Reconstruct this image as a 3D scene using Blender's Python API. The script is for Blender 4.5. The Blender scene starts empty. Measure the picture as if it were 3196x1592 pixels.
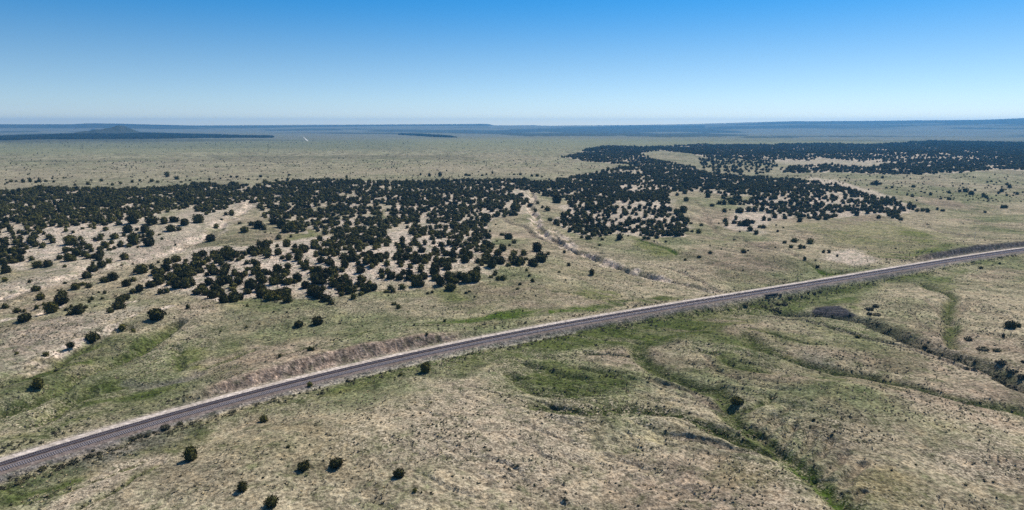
import bpy, math, random
import numpy as np
rng = np.random.default_rng(7); random.seed(7)
D = bpy.data
scene = bpy.context.scene
COL = scene.collection

# ------------------------------------------------------------------ camera, sky, sun, exposure
CAM_H = 100.0; FOC = 2083.0; PITCH = math.radians(11.06); IW, IH = 3196.0, 1592.0
cd = D.cameras.new('camera'); cam = D.objects.new('camera', cd); COL.objects.link(cam)
cam.location = (0, 0, CAM_H); cam.rotation_euler = (math.radians(90) - PITCH, 0, 0)
cd.sensor_fit = 'HORIZONTAL'; cd.sensor_width = 36; cd.lens = 36 * FOC / IW
cd.clip_start = 1; cd.clip_end = 130000
scene.camera = cam
SUN_EL = math.radians(50); SUN_AZ = math.radians(42)      # azimuth measured from +Y (view direction) towards +X
world = D.worlds.new('World'); scene.world = world; world.use_nodes = True
nt = world.node_tree; nt.nodes.clear()
sky = nt.nodes.new('ShaderNodeTexSky'); sky.sky_type = 'NISHITA'; sky.sun_disc = False
sky.sun_elevation = SUN_EL; sky.sun_rotation = SUN_AZ; sky.altitude = 1800; sky.air_density = 1.0; sky.dust_density = 0.35; sky.ozone_density = 2.2
hs = nt.nodes.new('ShaderNodeHueSaturation'); hs.inputs['Saturation'].default_value = 1.22; hs.inputs['Value'].default_value = 1.0
bg = nt.nodes.new('ShaderNodeBackground'); bg.inputs[1].default_value = 0.116
out = nt.nodes.new('ShaderNodeOutputWorld')
# clear high-desert air: the low sky is graded a deeper blue upwards
wtc = nt.nodes.new('ShaderNodeTexCoord'); wsp = nt.nodes.new('ShaderNodeSeparateXYZ'); nt.links.new(wtc.outputs['Generated'], wsp.inputs[0])
wr = nt.nodes.new('ShaderNodeValToRGB'); wr.color_ramp.interpolation = 'B_SPLINE'; we = wr.color_ramp.elements
for _ in range(4): we.new(.5)
for q, (p_, c_) in enumerate([(0.0, (1.05, 1.02, 1.14)), (.022, (.74, .81, .97)), (.09, (.70, .74, .79)), (.17, (.44, .70, .88)), (.30, (.52, .70, .86)), (1.0, (1.05, .94, .80))]): we[q].position = p_; we[q].color = (*c_, 1)
wm = nt.nodes.new('ShaderNodeMix'); wm.data_type = 'RGBA'; wm.blend_type = 'MULTIPLY'; wm.inputs[0].default_value = 1
nt.links.new(wsp.outputs[2], wr.inputs[0]); nt.links.new(sky.outputs[0], wm.inputs[6]); nt.links.new(wr.outputs[0], wm.inputs[7]); nt.links.new(wm.outputs[2], hs.inputs['Color']); nt.links.new(hs.outputs[0], bg.inputs[0]); nt.links.new(bg.outputs[0], out.inputs[0])
sl = D.lights.new('sun', 'SUN'); sun = D.objects.new('sun', sl); COL.objects.link(sun)
sl.energy = 5.0; sl.angle = math.radians(0.5); sl.color = (1.0, 0.95, 0.86)
sun.rotation_euler = (math.radians(90) - SUN_EL, 0, -SUN_AZ + math.pi)
# the lamp shines along its -Z: it must point from (sin az, cos az) down to the origin
from mathutils import Vector
sd = Vector((math.sin(SUN_AZ) * math.cos(SUN_EL), math.cos(SUN_AZ) * math.cos(SUN_EL), math.sin(SUN_EL)))
sun.rotation_mode = 'QUATERNION'; sun.rotation_quaternion = sd.to_track_quat('Z', 'Y')
sun.location = (0, 0, 300)
vs = scene.view_settings; vs.view_transform = 'Standard'; vs.look = 'None'; vs.gamma = 1; vs.exposure = 0.12; vs.use_curve_mapping = False
scene.cycles.volume_bounces = 3; scene.cycles.max_bounces = 5; scene.cycles.diffuse_bounces = 2; scene.cycles.transparent_max_bounces = 8
scene.cycles.use_denoising = False
scene.cycles.sample_clamp_indirect = 3

# ------------------------------------------------------------------ helpers: points of the photograph to the ground
def ray(px, py):
    px = np.asarray(px, float); py = np.asarray(py, float)
    dx = (px - IW / 2) / FOC; dy = (IH / 2 - py) / FOC
    return dx, math.cos(PITCH) + dy * math.sin(PITCH), -math.sin(PITCH) + dy * math.cos(PITCH)
def gp(px, py, z=0.0):
    X, Y, Z = ray(px, py); t = (z - CAM_H) / np.minimum(Z, -1e-4)
    return np.stack([X * t, Y * t], -1)
def proj(x, y, z):
    dep = y * math.cos(PITCH) - (z - CAM_H) * math.sin(PITCH)
    u = y * math.sin(PITCH) + (z - CAM_H) * math.cos(PITCH)
    dep = np.maximum(dep, 1e-3)
    return IW / 2 + FOC * x / dep, IH / 2 - FOC * u / dep, dep
CR = {'V': (0, 0, .806), 'K1': (0, 360, 2.342), 'K2': (1050, 360, 2.342), 'K3': (2096, 360, 2.342), 'K4': (0, 800, 1.62), 'K5': (1050, 800, 1.62),
      'K6': (2096, 700, 1.438), 'L1': (0, 540, 4.01), 'L2': (640, 540, 4.01), 'L3': (1280, 540, 4.01), 'L4': (1920, 540, 4.01), 'L5': (2556, 540, 4.01),
      'L6': (0, 840, 4.01), 'L7': (440, 760, 4.01), 'L8': (1080, 760, 4.01), 'N6': (0, 1272, 4.01), 'N7': (2240, 880, 4.01), 'N8': (800, 960, 4.01),
      'M5': (1720, 1000, 2.168), 'M6': (2300, 1100, 2.608), 'S': (0, 0, 1)}
def S(crop, *pts):
    x0, y0, s = CR[crop]
    return [(x0 + p[0] / s, y0 + p[1] / s) + tuple(v / s for v in p[2:]) for p in pts]

def _hash(ix, iy, seed):
    h = (ix.astype(np.int64) * 374761393 + iy.astype(np.int64) * 668265263 + seed * 2147483647) & 0xFFFFFFFF
    h = ((h ^ (h >> 13)) * 1274126177) & 0xFFFFFFFF
    h = (h ^ (h >> 16)) & 0xFFFFFFFF
    return h.astype(np.float64) / 4294967295.0
def vn(x, y, seed=0):
    ix = np.floor(x); iy = np.floor(y); fx = x - ix; fy = y - iy
    fx = fx * fx * fx * (fx * (fx * 6 - 15) + 10); fy = fy * fy * fy * (fy * (fy * 6 - 15) + 10)
    a = _hash(ix, iy, seed); b = _hash(ix + 1, iy, seed); c = _hash(ix, iy + 1, seed); d = _hash(ix + 1, iy + 1, seed)
    return (a * (1 - fx) + b * fx) * (1 - fy) + (c * (1 - fx) + d * fx) * fy
def fbm(x, y, sc, seed=0, oct=4, g=.5):
    r = 0; a = 1; n = 0
    for i in range(oct):
        r = r + a * (vn(x / sc + 17.3 * i, y / sc - 9.1 * i, seed + i * 7) - .5); n += a; a *= g; sc /= 2.03
    return r / n * 2
def sstep(a, b, x):
    t = np.clip((x - a) / (b - a), 0, 1); return t * t * (3 - 2 * t)
def polyd(x, y, pts, wmax):
    """distance to a polyline and how far along it (0..1), only near it"""
    P = np.asarray(pts, float); d = np.full(x.shape, 1e9); s = np.zeros(x.shape)
    m = (x > P[:, 0].min() - wmax) & (x < P[:, 0].max() + wmax) & (y > P[:, 1].min() - wmax) & (y < P[:, 1].max() + wmax)
    idx = np.nonzero(m)
    if len(idx[0]) == 0: return d, s
    X = x[idx]; Y = y[idx]; dd = np.full(X.shape, 1e9); ss = np.zeros(X.shape)
    L = np.concatenate([[0], np.cumsum(np.hypot(*np.diff(P, axis=0).T))])
    for i in range(len(P) - 1):
        ax, ay = P[i]; bx, by = P[i + 1]; vx, vy = bx - ax, by - ay; l2 = vx * vx + vy * vy + 1e-9
        t = np.clip(((X - ax) * vx + (Y - ay) * vy) / l2, 0, 1)
        q = np.hypot(X - ax - t * vx, Y - ay - t * vy); k = q < dd
        dd[k] = q[k]; ss[k] = (L[i] + t[k] * math.sqrt(l2)) / L[-1]
    d[idx] = dd; s[idx] = ss
    return d, s
def inpoly(px, py, poly):
    r = np.zeros(px.shape, bool); n = len(poly)
    P = np.asarray(poly, float)
    m = (px > P[:, 0].min()) & (px < P[:, 0].max()) & (py > P[:, 1].min()) & (py < P[:, 1].max())
    i = np.nonzero(m); X = px[i]; Y = py[i]; rr = np.zeros(X.shape, bool)
    for k in range(n):
        x1, y1 = P[k]; x2, y2 = P[(k + 1) % n]
        if y1 == y2: continue
        c = ((y1 > Y) != (y2 > Y)) & (X < (x2 - x1) * (Y - y1) / (y2 - y1) + x1); rr ^= c
    r[i] = rr; return r
def smooth(P, step):
    P = np.asarray(P, float); out = []
    Q = np.vstack([2 * P[0] - P[1], P, 2 * P[-1] - P[-2]])
    for i in range(1, len(Q) - 2):
        n = max(1, int(np.hypot(*(Q[i + 1] - Q[i])) / step))
        for k in range(n):
            t = k / n
            out.append(.5 * ((2 * Q[i]) + (-Q[i - 1] + Q[i + 1]) * t + (2 * Q[i - 1] - 5 * Q[i] + 4 * Q[i + 1] - Q[i + 2]) * t * t + (-Q[i - 1] + 3 * Q[i] - 3 * Q[i + 1] + Q[i + 2]) * t ** 3))
    out.append(P[-1]); return np.array(out)

# ------------------------------------------------------------------ the railway line (its pale service road is offset 0; + is the far side)
_rp = np.array([gp(*p) for p in [(0, 1430), (192, 1383), (400, 1324), (612, 1269), (800, 1212), (950, 1172), (1124, 1130), (1299, 1095), (1440, 1064), (1700, 1015), (1860, 987), (2020, 960),
                                 (2240, 925), (2464, 887), (2656, 858), (2880, 819), (3055, 792), (3196, 774)]])
_rc = np.polyfit(_rp[:, 0], _rp[:, 1], 4); _rd = np.polyder(_rc)
_xs = np.arange(-165, 425.1, 5.0); RAIL = np.stack([_xs, np.polyval(_rc, _xs)], -1)
def _ext(p, x, L, sgn):
    s = float(np.polyval(_rd, x)); v = np.array([1, s]) / math.hypot(1, s) * sgn
    return [p + v * k for k in np.arange(20, L, 20)]
RAIL = np.vstack([_ext(RAIL[0], -165, 260, -1)[::-1], RAIL, _ext(RAIL[-1], 425, 1500, 1)])
RT = np.gradient(RAIL, axis=0); RT /= np.hypot(RT[:, 0], RT[:, 1])[:, None]
RN = np.stack([-RT[:, 1], RT[:, 0]], -1)            # points to the far side
RL = np.concatenate([[0], np.cumsum(np.hypot(*np.diff(RAIL, axis=0).T))])
RPX = proj(RAIL[:, 0], RAIL[:, 1], np.zeros(len(RAIL)))[0]
RPX[RAIL[:, 1] < 60] = -3000
def rail_uv(x, y):
    """signed offset u and length s along the line, for points within 90 m"""
    u = np.full(x.shape, 1e4); s = np.zeros(x.shape)
    near = np.nonzero((x > -420) & (x < 1800) & (y > -120) & (y < 1300) & (y < 60 + 520 + .9 * np.maximum(x, -200)) )
    X = x[near]; Y = y[near]; best = np.full(X.shape, 1e9); U = np.full(X.shape, 1e4); SS = np.zeros(X.shape)
    for i in range(len(RAIL) - 1):
        ax, ay = RAIL[i]; v = RAIL[i + 1] - RAIL[i]; l2 = v @ v
        m = np.nonzero((np.abs(X - ax) < 110) & (np.abs(Y - ay) < 110))[0]
        if len(m) == 0: continue
        rx = X[m] - ax; ry = Y[m] - ay
        t = np.clip((rx * v[0] + ry * v[1]) / l2, 0, 1); q = np.hypot(rx - t * v[0], ry - t * v[1])
        k = q < best[m]; mk = m[k]; best[mk] = q[k]
        U[mk] = q[k] * np.sign(-(rx[k] * v[1]) + ry[k] * v[0]); SS[mk] = RL[i] + t[k] * math.sqrt(l2)
    u[near] = U; s[near] = SS; return u, s

# ------------------------------------------------------------------ gullies: (points, half width m, depth m, kind)
G = []
def gully(crop, pts, w, d, kind='green'):
    q = [gp(*p) for p in S(crop, *pts)]; G.append((smooth(q, 3.0), w, d, kind))
gully('N7', [(640, 215), (800, 270), (900, 300), (1100, 340), (1300, 370), (1600, 425), (1850, 480), (2150, 600), (2400, 720), (2500, 770), (2700, 830), (2900, 900), (3150, 980), (3400, 1080), (3600, 1200), (3850, 1330)], 8, 4.2, 'brush')
gully('K6', [(1100, 240), (1200, 290), (1250, 340), (1230, 400), (1250, 450), (1240, 500), (1270, 550)], 4.5, 2.6, 'green')
gully('K6', [(1330, 330), (1290, 400), (1245, 430)], 2.5, 1.2, 'dry')
gully('K6', [(1380, 350), (1310, 380), (1260, 400)], 2, .8, 'dry')
gully('K6', [(1360, 440), (1300, 470), (1250, 490)], 2, .8, 'dry')
gully('K6', [(1130, 330), (1200, 400), (1240, 440)], 2, .8, 'dry')
gully('K6', [(1060, 380), (1150, 460), (1230, 510)], 2, .8, 'dry')
gully('K6', [(320, 360), (400, 375), (500, 400), (650, 440), (800, 485), (900, 520), (1050, 555), (1150, 585), (1250, 625), (1350, 660), (1480, 680), (1570, 715)], 2.6, 1.9, 'cut')
gully('K6', [(290, 470), (380, 560), (560, 620), (720, 655), (900, 685), (1050, 715), (1200, 750), (1300, 780), (1450, 800), (1582, 825), (1750, 860)], 6.5, 2.8, 'dark')
gully('M5', [(520, 120), (560, 190), (620, 280), (700, 340), (850, 430), (960, 480), (1100, 520), (1180, 570), (1200, 620), (1250, 690), (1300, 760), (1380, 830), (1474, 890)], 6.5, 2.7, 'dark')
gully('K6', [(330, 930), (370, 980), (430, 1025), (520, 1080), (620, 1140), (720, 1205), (800, 1283), (880, 1350)], 7, 3.0, 'vivid')
gully('M5', [(500, 420), (640, 430), (740, 480), (900, 510), (1050, 570), (1180, 630)], 3.4, 2.3, 'cut')
gully('M5', [(-250, 640), (0, 640), (100, 680), (300, 695), (420, 660), (520, 640), (700, 665), (850, 695), (1000, 735), (1100, 790), (1250, 860), (1400, 920), (1520, 960)], 6, 2.7, 'dark')
gully('M5', [(700, 850), (820, 855), (950, 865), (1100, 905), (1300, 940), (1450, 960)], 2.4, 1.6, 'cut')
gully('M5', [(540, 655), (640, 680), (780, 700), (900, 700)], 1.8, 1.3, 'cut')
gully('M5', [(200, 180), (350, 225), (480, 240), (580, 250)], 2.6, 1.8, 'green')
gully('M5', [(150, 300), (280, 360), (420, 405), (500, 410)], 2.2, 1.4, 'green')
gully('M5', [(-200, 250), (0, 330), (150, 400), (320, 430), (500, 420)], 3.0, 1.5, 'green')
gully('M5', [(-350, 320), (-200, 420), (0, 540), (200, 560), (400, 520)], 3.5, 1.3, 'green')
gully('M5', [(-100, 470), (100, 510), (300, 520)], 3, 1.2, 'green')
gully('K6', [(480, 808), (430, 835), (360, 860), (280, 870)], 2.2, 1.4, 'green')
gully('K6', [(560, 860), (460, 900), (380, 940)], 2.2, 1.3, 'dry')
for a, b, c in (((560, 930), (500, 980), (450, 1035)), ((640, 950), (580, 1030), (520, 1080)), ((720, 980), (650, 1060), (580, 1110)), ((790, 1030), (720, 1110), (660, 1160)), ((870, 1080), (790, 1170), (740, 1215)), ((500, 900), (440, 950), (390, 985)), ((880, 1190), (830, 1240), (790, 1270))):
    gully('K6', [a, b, c], 2.3, 1.7, 'dry')
gully('M5', [(900, 200), (1100, 260), (1250, 330), (1474, 380)], 3.5, 1.2, 'green')
gully('M5', [(1000, 250), (1150, 380), (1250, 420), (1300, 480)], 3, 1.2, 'dry')
gully('N7', [(250, 600), (500, 640), (900, 720), (1300, 780)], 3, .9, 'green')
gully('N6', [(2100, 640), (1800, 820), (1690, 900), (1600, 1000), (1350, 1110), (1100, 1230), (950, 1290), (700, 1400)], 1.6, .9, 'green')
gully('N6', [(0, 1180), (400, 1100), (800, 1010), (1200, 880), (1500, 780), (1900, 640)], 1.3, .4, 'green')
gully('K4', [(-100, 710), (0, 665), (200, 590), (330, 520), (430, 480), (520, 430), (640, 400)], 4.5, 2.6, 'green')
gully('K4', [(-100, 840), (0, 795), (150, 745), (270, 690), (380, 620), (480, 580), (600, 530), (720, 490), (850, 400), (900, 370)], 6, 4.0, 'green')
gully('K4', [(150, 860), (300, 780), (380, 720), (450, 700)], 5, 2.6, 'green')
gully('K4', [(700, 520), (820, 470), (1000, 430), (1050, 440)], 3, 1.3, 'dry')
gully('K4', [(850, 480), (900, 540), (900, 590)], 3, 1.3, 'green')
gully('K4', [(620, 640), (780, 655), (900, 640), (1020, 610)], 4, 1.2, 'grey')
gully('K4', [(1000, 600), (1150, 560), (1300, 490)], 2.2, .9, 'green')
gully('N8', [(200, 745), (500, 655), (800, 565), (1100, 470), (1400, 392), (1700, 335), (2000, 292), (2300, 275), (2566, 262)], 1.3, .9, 'green')
# pale arroyos and a sunlit ridge rim painted pale
gully('L2', [(620, 400), (590, 480), (420, 590), (250, 680), (120, 800), (0, 850), (-110, 880), (-280, 960), (-500, 1040), (-780, 1100), (-1050, 1180), (-1300, 1240)], 7, 2.2, 'pale')
gully('L6', [(1250, -50), (900, 130), (700, 200), (480, 240), (300, 290), (150, 330), (0, 400), (-200, 480)], 7, 2.0, 'pale')
gully('L6', [(1450, 780), (1250, 890), (1000, 970), (780, 1070), (560, 1150), (450, 1230), (300, 1290), (100, 1370), (-100, 1450)], 3.0, 1.0, 'pale')  # pale speckled ridge rim, its sunlit brightness painted into the ground colour
gully('L6', [(1800, 330), (1640, 410), (1500, 520)], 3, .6, 'pale')
gully('L6', [(760, 480), (600, 570), (380, 640), (100, 690), (-100, 730)], 2.6, .7, 'pale')
gully('L6', [(1250, 900), (1330, 830), (1500, 740), (1650, 690)], 2.0, .5, 'pale')
gully('L6', [(2180, 560), (2060, 620)], 2.5, .3, 'pale')
gully('L3', [(1280, 210), (1340, 260), (1500, 280), (1520, 400), (1500, 480), (1560, 600), (1640, 700), (1750, 800), (1900, 880), (2050, 980), (2200, 1000), (2400, 1080), (2566, 1150), (2800, 1230), (3100, 1290)], 5.2, 4.6, 'pale')
for a_ in ([(1900, 880), (1850, 800), (1820, 740)], [(2200, 1010), (2330, 990), (2460, 1000)], [(1700, 760), (1600, 760), (1480, 720)], [(2500, 1120), (2380, 1150), (2250, 1130)]): gully('L3', a_[::-1], 2.0, 2.0, 'cut')
gully('L3', [(1540, 640), (1640, 730), (1740, 830), (1880, 900), (2100, 1010), (2400, 1100), (2566, 1170), (2800, 1250)], 3.0, 4.0, 'cut')
gully('L3', [(1100, 600), (1300, 650), (1450, 680), (1600, 810), (1850, 915), (2050, 985)], 3.6, 1.8, 'cut')
gully('L3', [(1720, 670), (1850, 760), (1990, 850), (2060, 950)], 3.5, 1.5, 'pale')
gully('V', [(1560, 668), (1650, 692), (1700, 702), (1760, 715), (1815, 733)], 3.2, 1.8, 'pale')
gully('K3', [(-350, 1050), (-100, 1100), (100, 1130), (200, 1190), (340, 1262)], 2.5, 1.2, 'cut')
gully('L4', [(960, 430), (1100, 520), (1180, 620), (1250, 720), (1400, 780), (1560, 805), (1700, 880), (1900, 950), (2100, 1010), (2350, 1110), (2600, 1200)], 4.5, 1.8, 'dry')
gully('K3', [(930, 1060), (1050, 1110), (1150, 1150), (1280, 1150)], 4, 1.6, 'vivid')
gully('L4', [(250, 820), (480, 890), (600, 960), (750, 1030)], 4, 1.2, 'vivid')
gully('L5', [(640, 250), (900, 255), (1100, 275), (1350, 320), (1550, 330), (1700, 345), (2000, 400)], 3, 1.0, 'cut')
gully('L5', [(1150, 640), (1300, 660), (1450, 715), (1700, 760), (1950, 790), (2300, 840), (2566, 880)], 3, 1.2, 'cut')
gully('L5', [(1750, 560), (2000, 600), (2400, 660), (2566, 640)], 3, 1.0, 'cut')
gully('L5', [(1850, 375), (2100, 400)], 3, 1.0, 'cut')

# patches of differently coloured ground: (polygon, softness m, kind, amount)
PT = []
def patch(crop, pts, soft, kind, amt=1.0):
    PT.append((np.array([gp(*p) for p in S(crop, *pts)]), soft, kind, amt))
patch('K5', [(380, 372), (560, 330), (780, 292), (1020, 258), (1200, 240), (1370, 215), (1480, 215), (1450, 235), (1200, 275), (1000, 312), (850, 338), (600, 352)], 3, 'vivid', .95)
patch('K5', [(1440, 215), (1560, 190), (1782, 185), (1782, 200), (1600, 225)], 3, 'green', .8)
patch('K5', [(1200, 200), (1300, 168), (1400, 160), (1420, 200), (1330, 222)], 4, 'lime', .8)
patch('L8', [(1100, 640), (1400, 600), (1560, 700), (1400, 760), (1120, 700)], 4, 'lime', .55)
patch('K5', [(380, 200), (800, 160), (1300, 150), (1300, 210), (800, 270), (400, 330), (200, 300)], 8, 'green', .32)
patch('L4', [(180, 810), (400, 830), (560, 910), (740, 1010), (680, 1080), (420, 1040), (250, 930)], 5, 'lime', .75)
patch('L4', [(240, 830), (420, 860), (560, 930), (520, 950), (330, 900)], 3, 'vivid', .8)
patch('L5', [(900, 700), (1200, 725), (1380, 760), (1480, 820), (1480, 880), (1250, 900), (1120, 850)], 5, 'vivid', .65)
patch('L5', [(-200, 640), (200, 620), (900, 640), (1500, 760), (1650, 900), (1700, 1010), (1200, 1130), (700, 1100), (400, 900), (0, 860)], 14, 'lime', .55)
patch('L5', [(700, 1060), (1100, 1040), (1500, 960), (1700, 930), (1650, 1010), (1400, 1070), (1000, 1130)], 6, 'vivid', .6)
patch('K6', [(1080, 245), (1230, 215), (1330, 190), (1290, 240), (1280, 280), (1240, 330), (1160, 290)], 4, 'vivid', .6)
patch('K6', [(1230, 340), (1290, 350), (1290, 420), (1260, 500), (1225, 500), (1230, 420)], 3, 'lime', .7)
patch('K6', [(470, 350), (560, 315), (820, 288), (870, 330), (850, 385), (760, 340), (600, 350), (520, 370)], 3, 'vivid', .7)
patch('N7', [(1130, 300), (1200, 255), (1350, 228), (1540, 235), (1640, 300), (1760, 400), (1640, 405), (1450, 370), (1250, 350)], 1.2, 'blue_grey', 1.0)  # dark blue-grey patch of ground beside the gully
patch('M5', [(620, 130), (720, 110), (840, 150), (950, 200), (850, 180), (700, 165)], 2, 'blue_grey', .5)
patch('K4', [(680, 660), (850, 640), (1000, 610), (1000, 640), (850, 680), (700, 690)], 3, 'grey', .5)
patch('K4', [(890, 500), (980, 470), (1040, 520), (1040, 590), (960, 600), (880, 585)], 3, 'lime', .8)
patch('K4', [(1050, 450), (1200, 450), (1260, 510), (1150, 540), (1050, 520)], 4, 'vivid', .4)
patch('K4', [(200, 880), (330, 780), (380, 700), (560, 650), (800, 650), (1000, 640), (1150, 620), (1000, 700), (800, 760), (600, 820), (300, 900), (60, 960), (0, 960), (0, 900)], 8, 'green', .75)
patch('K4', [(300, 540), (420, 470), (600, 440), (620, 470), (500, 540), (300, 620), (100, 700), (0, 740), (0, 690)], 5, 'green', .95)
patch('K4', [(500, 560), (620, 500), (740, 440), (860, 380), (900, 390), (780, 470), (640, 550), (500, 620)], 4, 'green', .95)
patch('K4', [(960, 180), (1100, 230), (1000, 240), (900, 210)], 4, 'green', .5)
patch('K4', [(1050, 270), (1350, 250), (1500, 290), (1300, 330), (1100, 320)], 6, 'lime', .3)
patch('M5', [(-700, 300), (-300, 160), (0, 60), (400, -20), (900, -100), (1474, -160), (1474, -40), (1200, 60), (900, 120), (600, 170), (300, 160), (0, 210), (-300, 260), (-600, 380)], 5, 'green', .9)
patch('M5', [(-400, 260), (0, 250), (200, 350), (420, 420), (480, 480), (400, 600), (100, 590), (-200, 480), (-350, 380)], 8, 'green', .75)
patch('M5', [(-50, 650), (250, 690), (430, 660), (400, 760), (300, 850), (50, 740)], 5, 'green', .7)
patch('M5', [(560, 160), (640, 240), (760, 330), (700, 340), (600, 260)], 3, 'green', .8)
patch('M5', [(1000, 60), (1400, 100), (1474, 230), (1300, 260), (1000, 190), (850, 120)], 8, 'green', .5)
patch('N7', [(-200, 600), (300, 550), (1200, 700), (1900, 820), (2000, 900), (1300, 830), (500, 900), (0, 850)], 7, 'green', .45)
patch('N7', [(1000, 480), (1700, 560), (2100, 700), (1800, 740), (1200, 640)], 7, 'lime', .35)
patch('N7', [(0, 950), (500, 1050), (600, 1180), (200, 1200), (0, 1130)], 6, 'green', .5)
patch('N7', [(2000, 850), (2600, 950), (2600, 1100), (2200, 1080)], 7, 'green', .45)
patch('M6', [(700, 230), (900, 250), (1000, 300), (850, 330), (700, 280)], 4, 'green', .6)
patch('M6', [(1750, 30), (2100, 130), (2337, 250), (2337, 200), (2050, 60), (1850, 0)], 5, 'green', .55)
patch('M6', [(920, 1010), (1250, 960), (1440, 1080), (1500, 1283), (950, 1283), (850, 1150)], 5, 'ochre', .6)
patch('M6', [(1150, 280), (1400, 300), (1500, 370), (1300, 370)], 5, 'ochre', .5)
patch('M6', [(1250, 380), (1500, 400), (1650, 470), (1500, 500), (1300, 430)], 5, 'grey', .35)
patch('M5', [(1050, 1000), (1474, 1040), (1474, 1230), (1200, 1200), (1050, 1100)], 6, 'ochre', .5)
patch('K5', [(700, 690), (900, 700), (980, 780), (760, 770)], 6, 'lime', .5)
patch('N6', [(0, 850), (400, 830), (900, 640), (1300, 480), (1700, 400), (2300, 200), (2566, 120), (2566, 330), (2100, 450), (1500, 620), (900, 790), (300, 960), (0, 1020)], 3, 'grey', .75)
patch('N6', [(0, 1000), (500, 960), (1000, 800), (1600, 600), (2200, 400), (2566, 300), (2566, 420), (2000, 560), (1400, 760), (800, 960), (0, 1150)], 3, 'green', .7)
patch('N8', [(-100, 1240), (700, 1160), (1300, 980), (1700, 880), (1500, 860), (1000, 980), (400, 1160)], 3, 'green', .8)
patch('N8', [(700, 1150), (1100, 1080), (1700, 890), (1560, 880), (1200, 970), (800, 1090)], 2, 'ochre', .6)
patch('K1', [(2100, 880), (2350, 860), (2340, 900), (2250, 950), (2130, 960)], 5, 'lime', .6)
patch('L2', [(420, 430), (610, 370), (600, 450), (480, 540), (400, 520)], 6, 'brown', .6)
patch('K1', [(600, 1080), (800, 1000), (1000, 990), (900, 1060), (560, 1130), (100, 1180), (0, 1120), (200, 1090)], 12, 'green', .3)
patch('K1', [(800, 960), (1250, 930), (1500, 970), (1000, 1080), (760, 1040)], 8, 'brown', .35)
patch('K5', [(300, 560), (800, 560), (1000, 800), (1300, 850), (1400, 1283), (700, 1283), (300, 1000)], 18, 'straw', .75)
patch('K4', [(1000, 880), (1782, 850), (1782, 1150), (1300, 1150), (1000, 1000)], 12, 'ochre', .3)
patch('N6', [(1450, 640), (2050, 600), (2200, 640), (1700, 830), (1600, 940), (1300, 1080), (800, 1290), (500, 1290), (1100, 950)], 3, 'straw', .95)
patch('M6', [(1500, 850), (1900, 680), (2337, 680), (2337, 1100), (1900, 1050), (1500, 950)], 8, 'straw', .65)
patch('M6', [(1950, 950), (2337, 960), (2337, 1060), (2050, 1040)], 6, 'brown', .5)
patch('M6', [(450, 500), (700, 560), (1000, 640), (900, 900), (700, 880), (500, 700)], 8, 'brown', .45)
patch('N7', [(1000, 870), (1250, 880), (1500, 1040), (1600, 1110), (1200, 1060), (1000, 980)], 3, 'grey', .5)
patch('K4', [(1350, 400), (1782, 380), (1782, 250), (1500, 300), (1300, 350), (1200, 400)], 12, 'brown', .25)
patch('L7', [(60, 560), (600, 130), (900, 60), (1300, 100), (1900, 0), (2566, -60), (3800, -100), (4300, 60), (4200, 300), (3700, 560), (3000, 560), (2566, 680), (2300, 780), (1900, 700), (1300, 780), (900, 760), (60, 600)], 6, 'bare', .9)
patch('L1', [(640, 740), (1000, 700), (1500, 640), (1960, 560), (1940, 780), (1560, 1000), (1300, 1060), (1000, 1090), (640, 1100), (300, 1060), (100, 900), (300, 760)], 11, 'bare', .85)
patch('S', [(640, 640), (560, 690), (440, 750), (300, 800), (130, 835), (0, 870), (0, 930), (130, 905), (300, 870), (470, 830), (600, 770), (700, 700), (790, 640)], 12, 'bare', .6)
patch('S', [(0, 1110), (0, 1050), (140, 1020), (300, 985), (420, 960), (470, 975), (330, 1040), (180, 1100), (60, 1160), (0, 1180)], 6, 'bare', .55)
patch('L1', [(100, 1110), (380, 1100), (380, 1200), (200, 1240), (90, 1180)], 5, 'bare', .9)
patch('L3', [(-100, 380), (800, 340), (1300, 180), (1560, 420), (1350, 560), (950, 620), (1000, 900), (880, 940), (300, 1100), (-200, 900)], 8, 'bare', .75)
patch('L4', [(-700, 480), (-300, 300), (200, 200), (650, 180), (700, 500), (900, 680), (560, 800), (60, 760), (-300, 700)], 8, 'bare', .8)
patch('L4', [(1500, 520), (1800, 360), (2100, 180), (2566, 180), (2700, 540), (2200, 560), (1950, 600), (1800, 780), (1400, 680)], 7, 'bare', .8)
patch('L5', [(-100, 140), (300, 180), (900, 350), (1200, 460), (1000, 520), (800, 500), (200, 560), (-100, 560)], 7, 'bare', .8)
patch('K3', [(200, 290), (700, 240), (1200, 240), (1900, 280), (2576, 300), (2576, 420), (1900, 430), (1100, 420), (700, 380)], 30, 'bare', .5)
patch('K3', [(1130, 1000), (1300, 970), (1500, 1060), (1350, 1100), (1100, 1060)], 6, 'bare', .8)
patch('L3', [(1500, 1250), (1900, 1280), (2566, 1283), (3100, 1283), (2600, 1160)], 12, 'green', .3)
patch('L4', [(700, 1040), (1300, 960), (1900, 1000), (2300, 1200), (1600, 1260), (900, 1200)], 12, 'brown', .4)
patch('K5', [(0, 235), (500, 215), (700, 290), (500, 330), (0, 330)], 8, 'straw', .4)
patch('L1', [(0, 1270), (600, 1210), (1000, 1230), (900, 1290), (0, 1400)], 8, 'green', .4)
patch('L6', [(0, 720), (800, 620), (1300, 640), (1000, 900), (500, 1000), (0, 1283)], 12, 'brown', .4)
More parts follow.
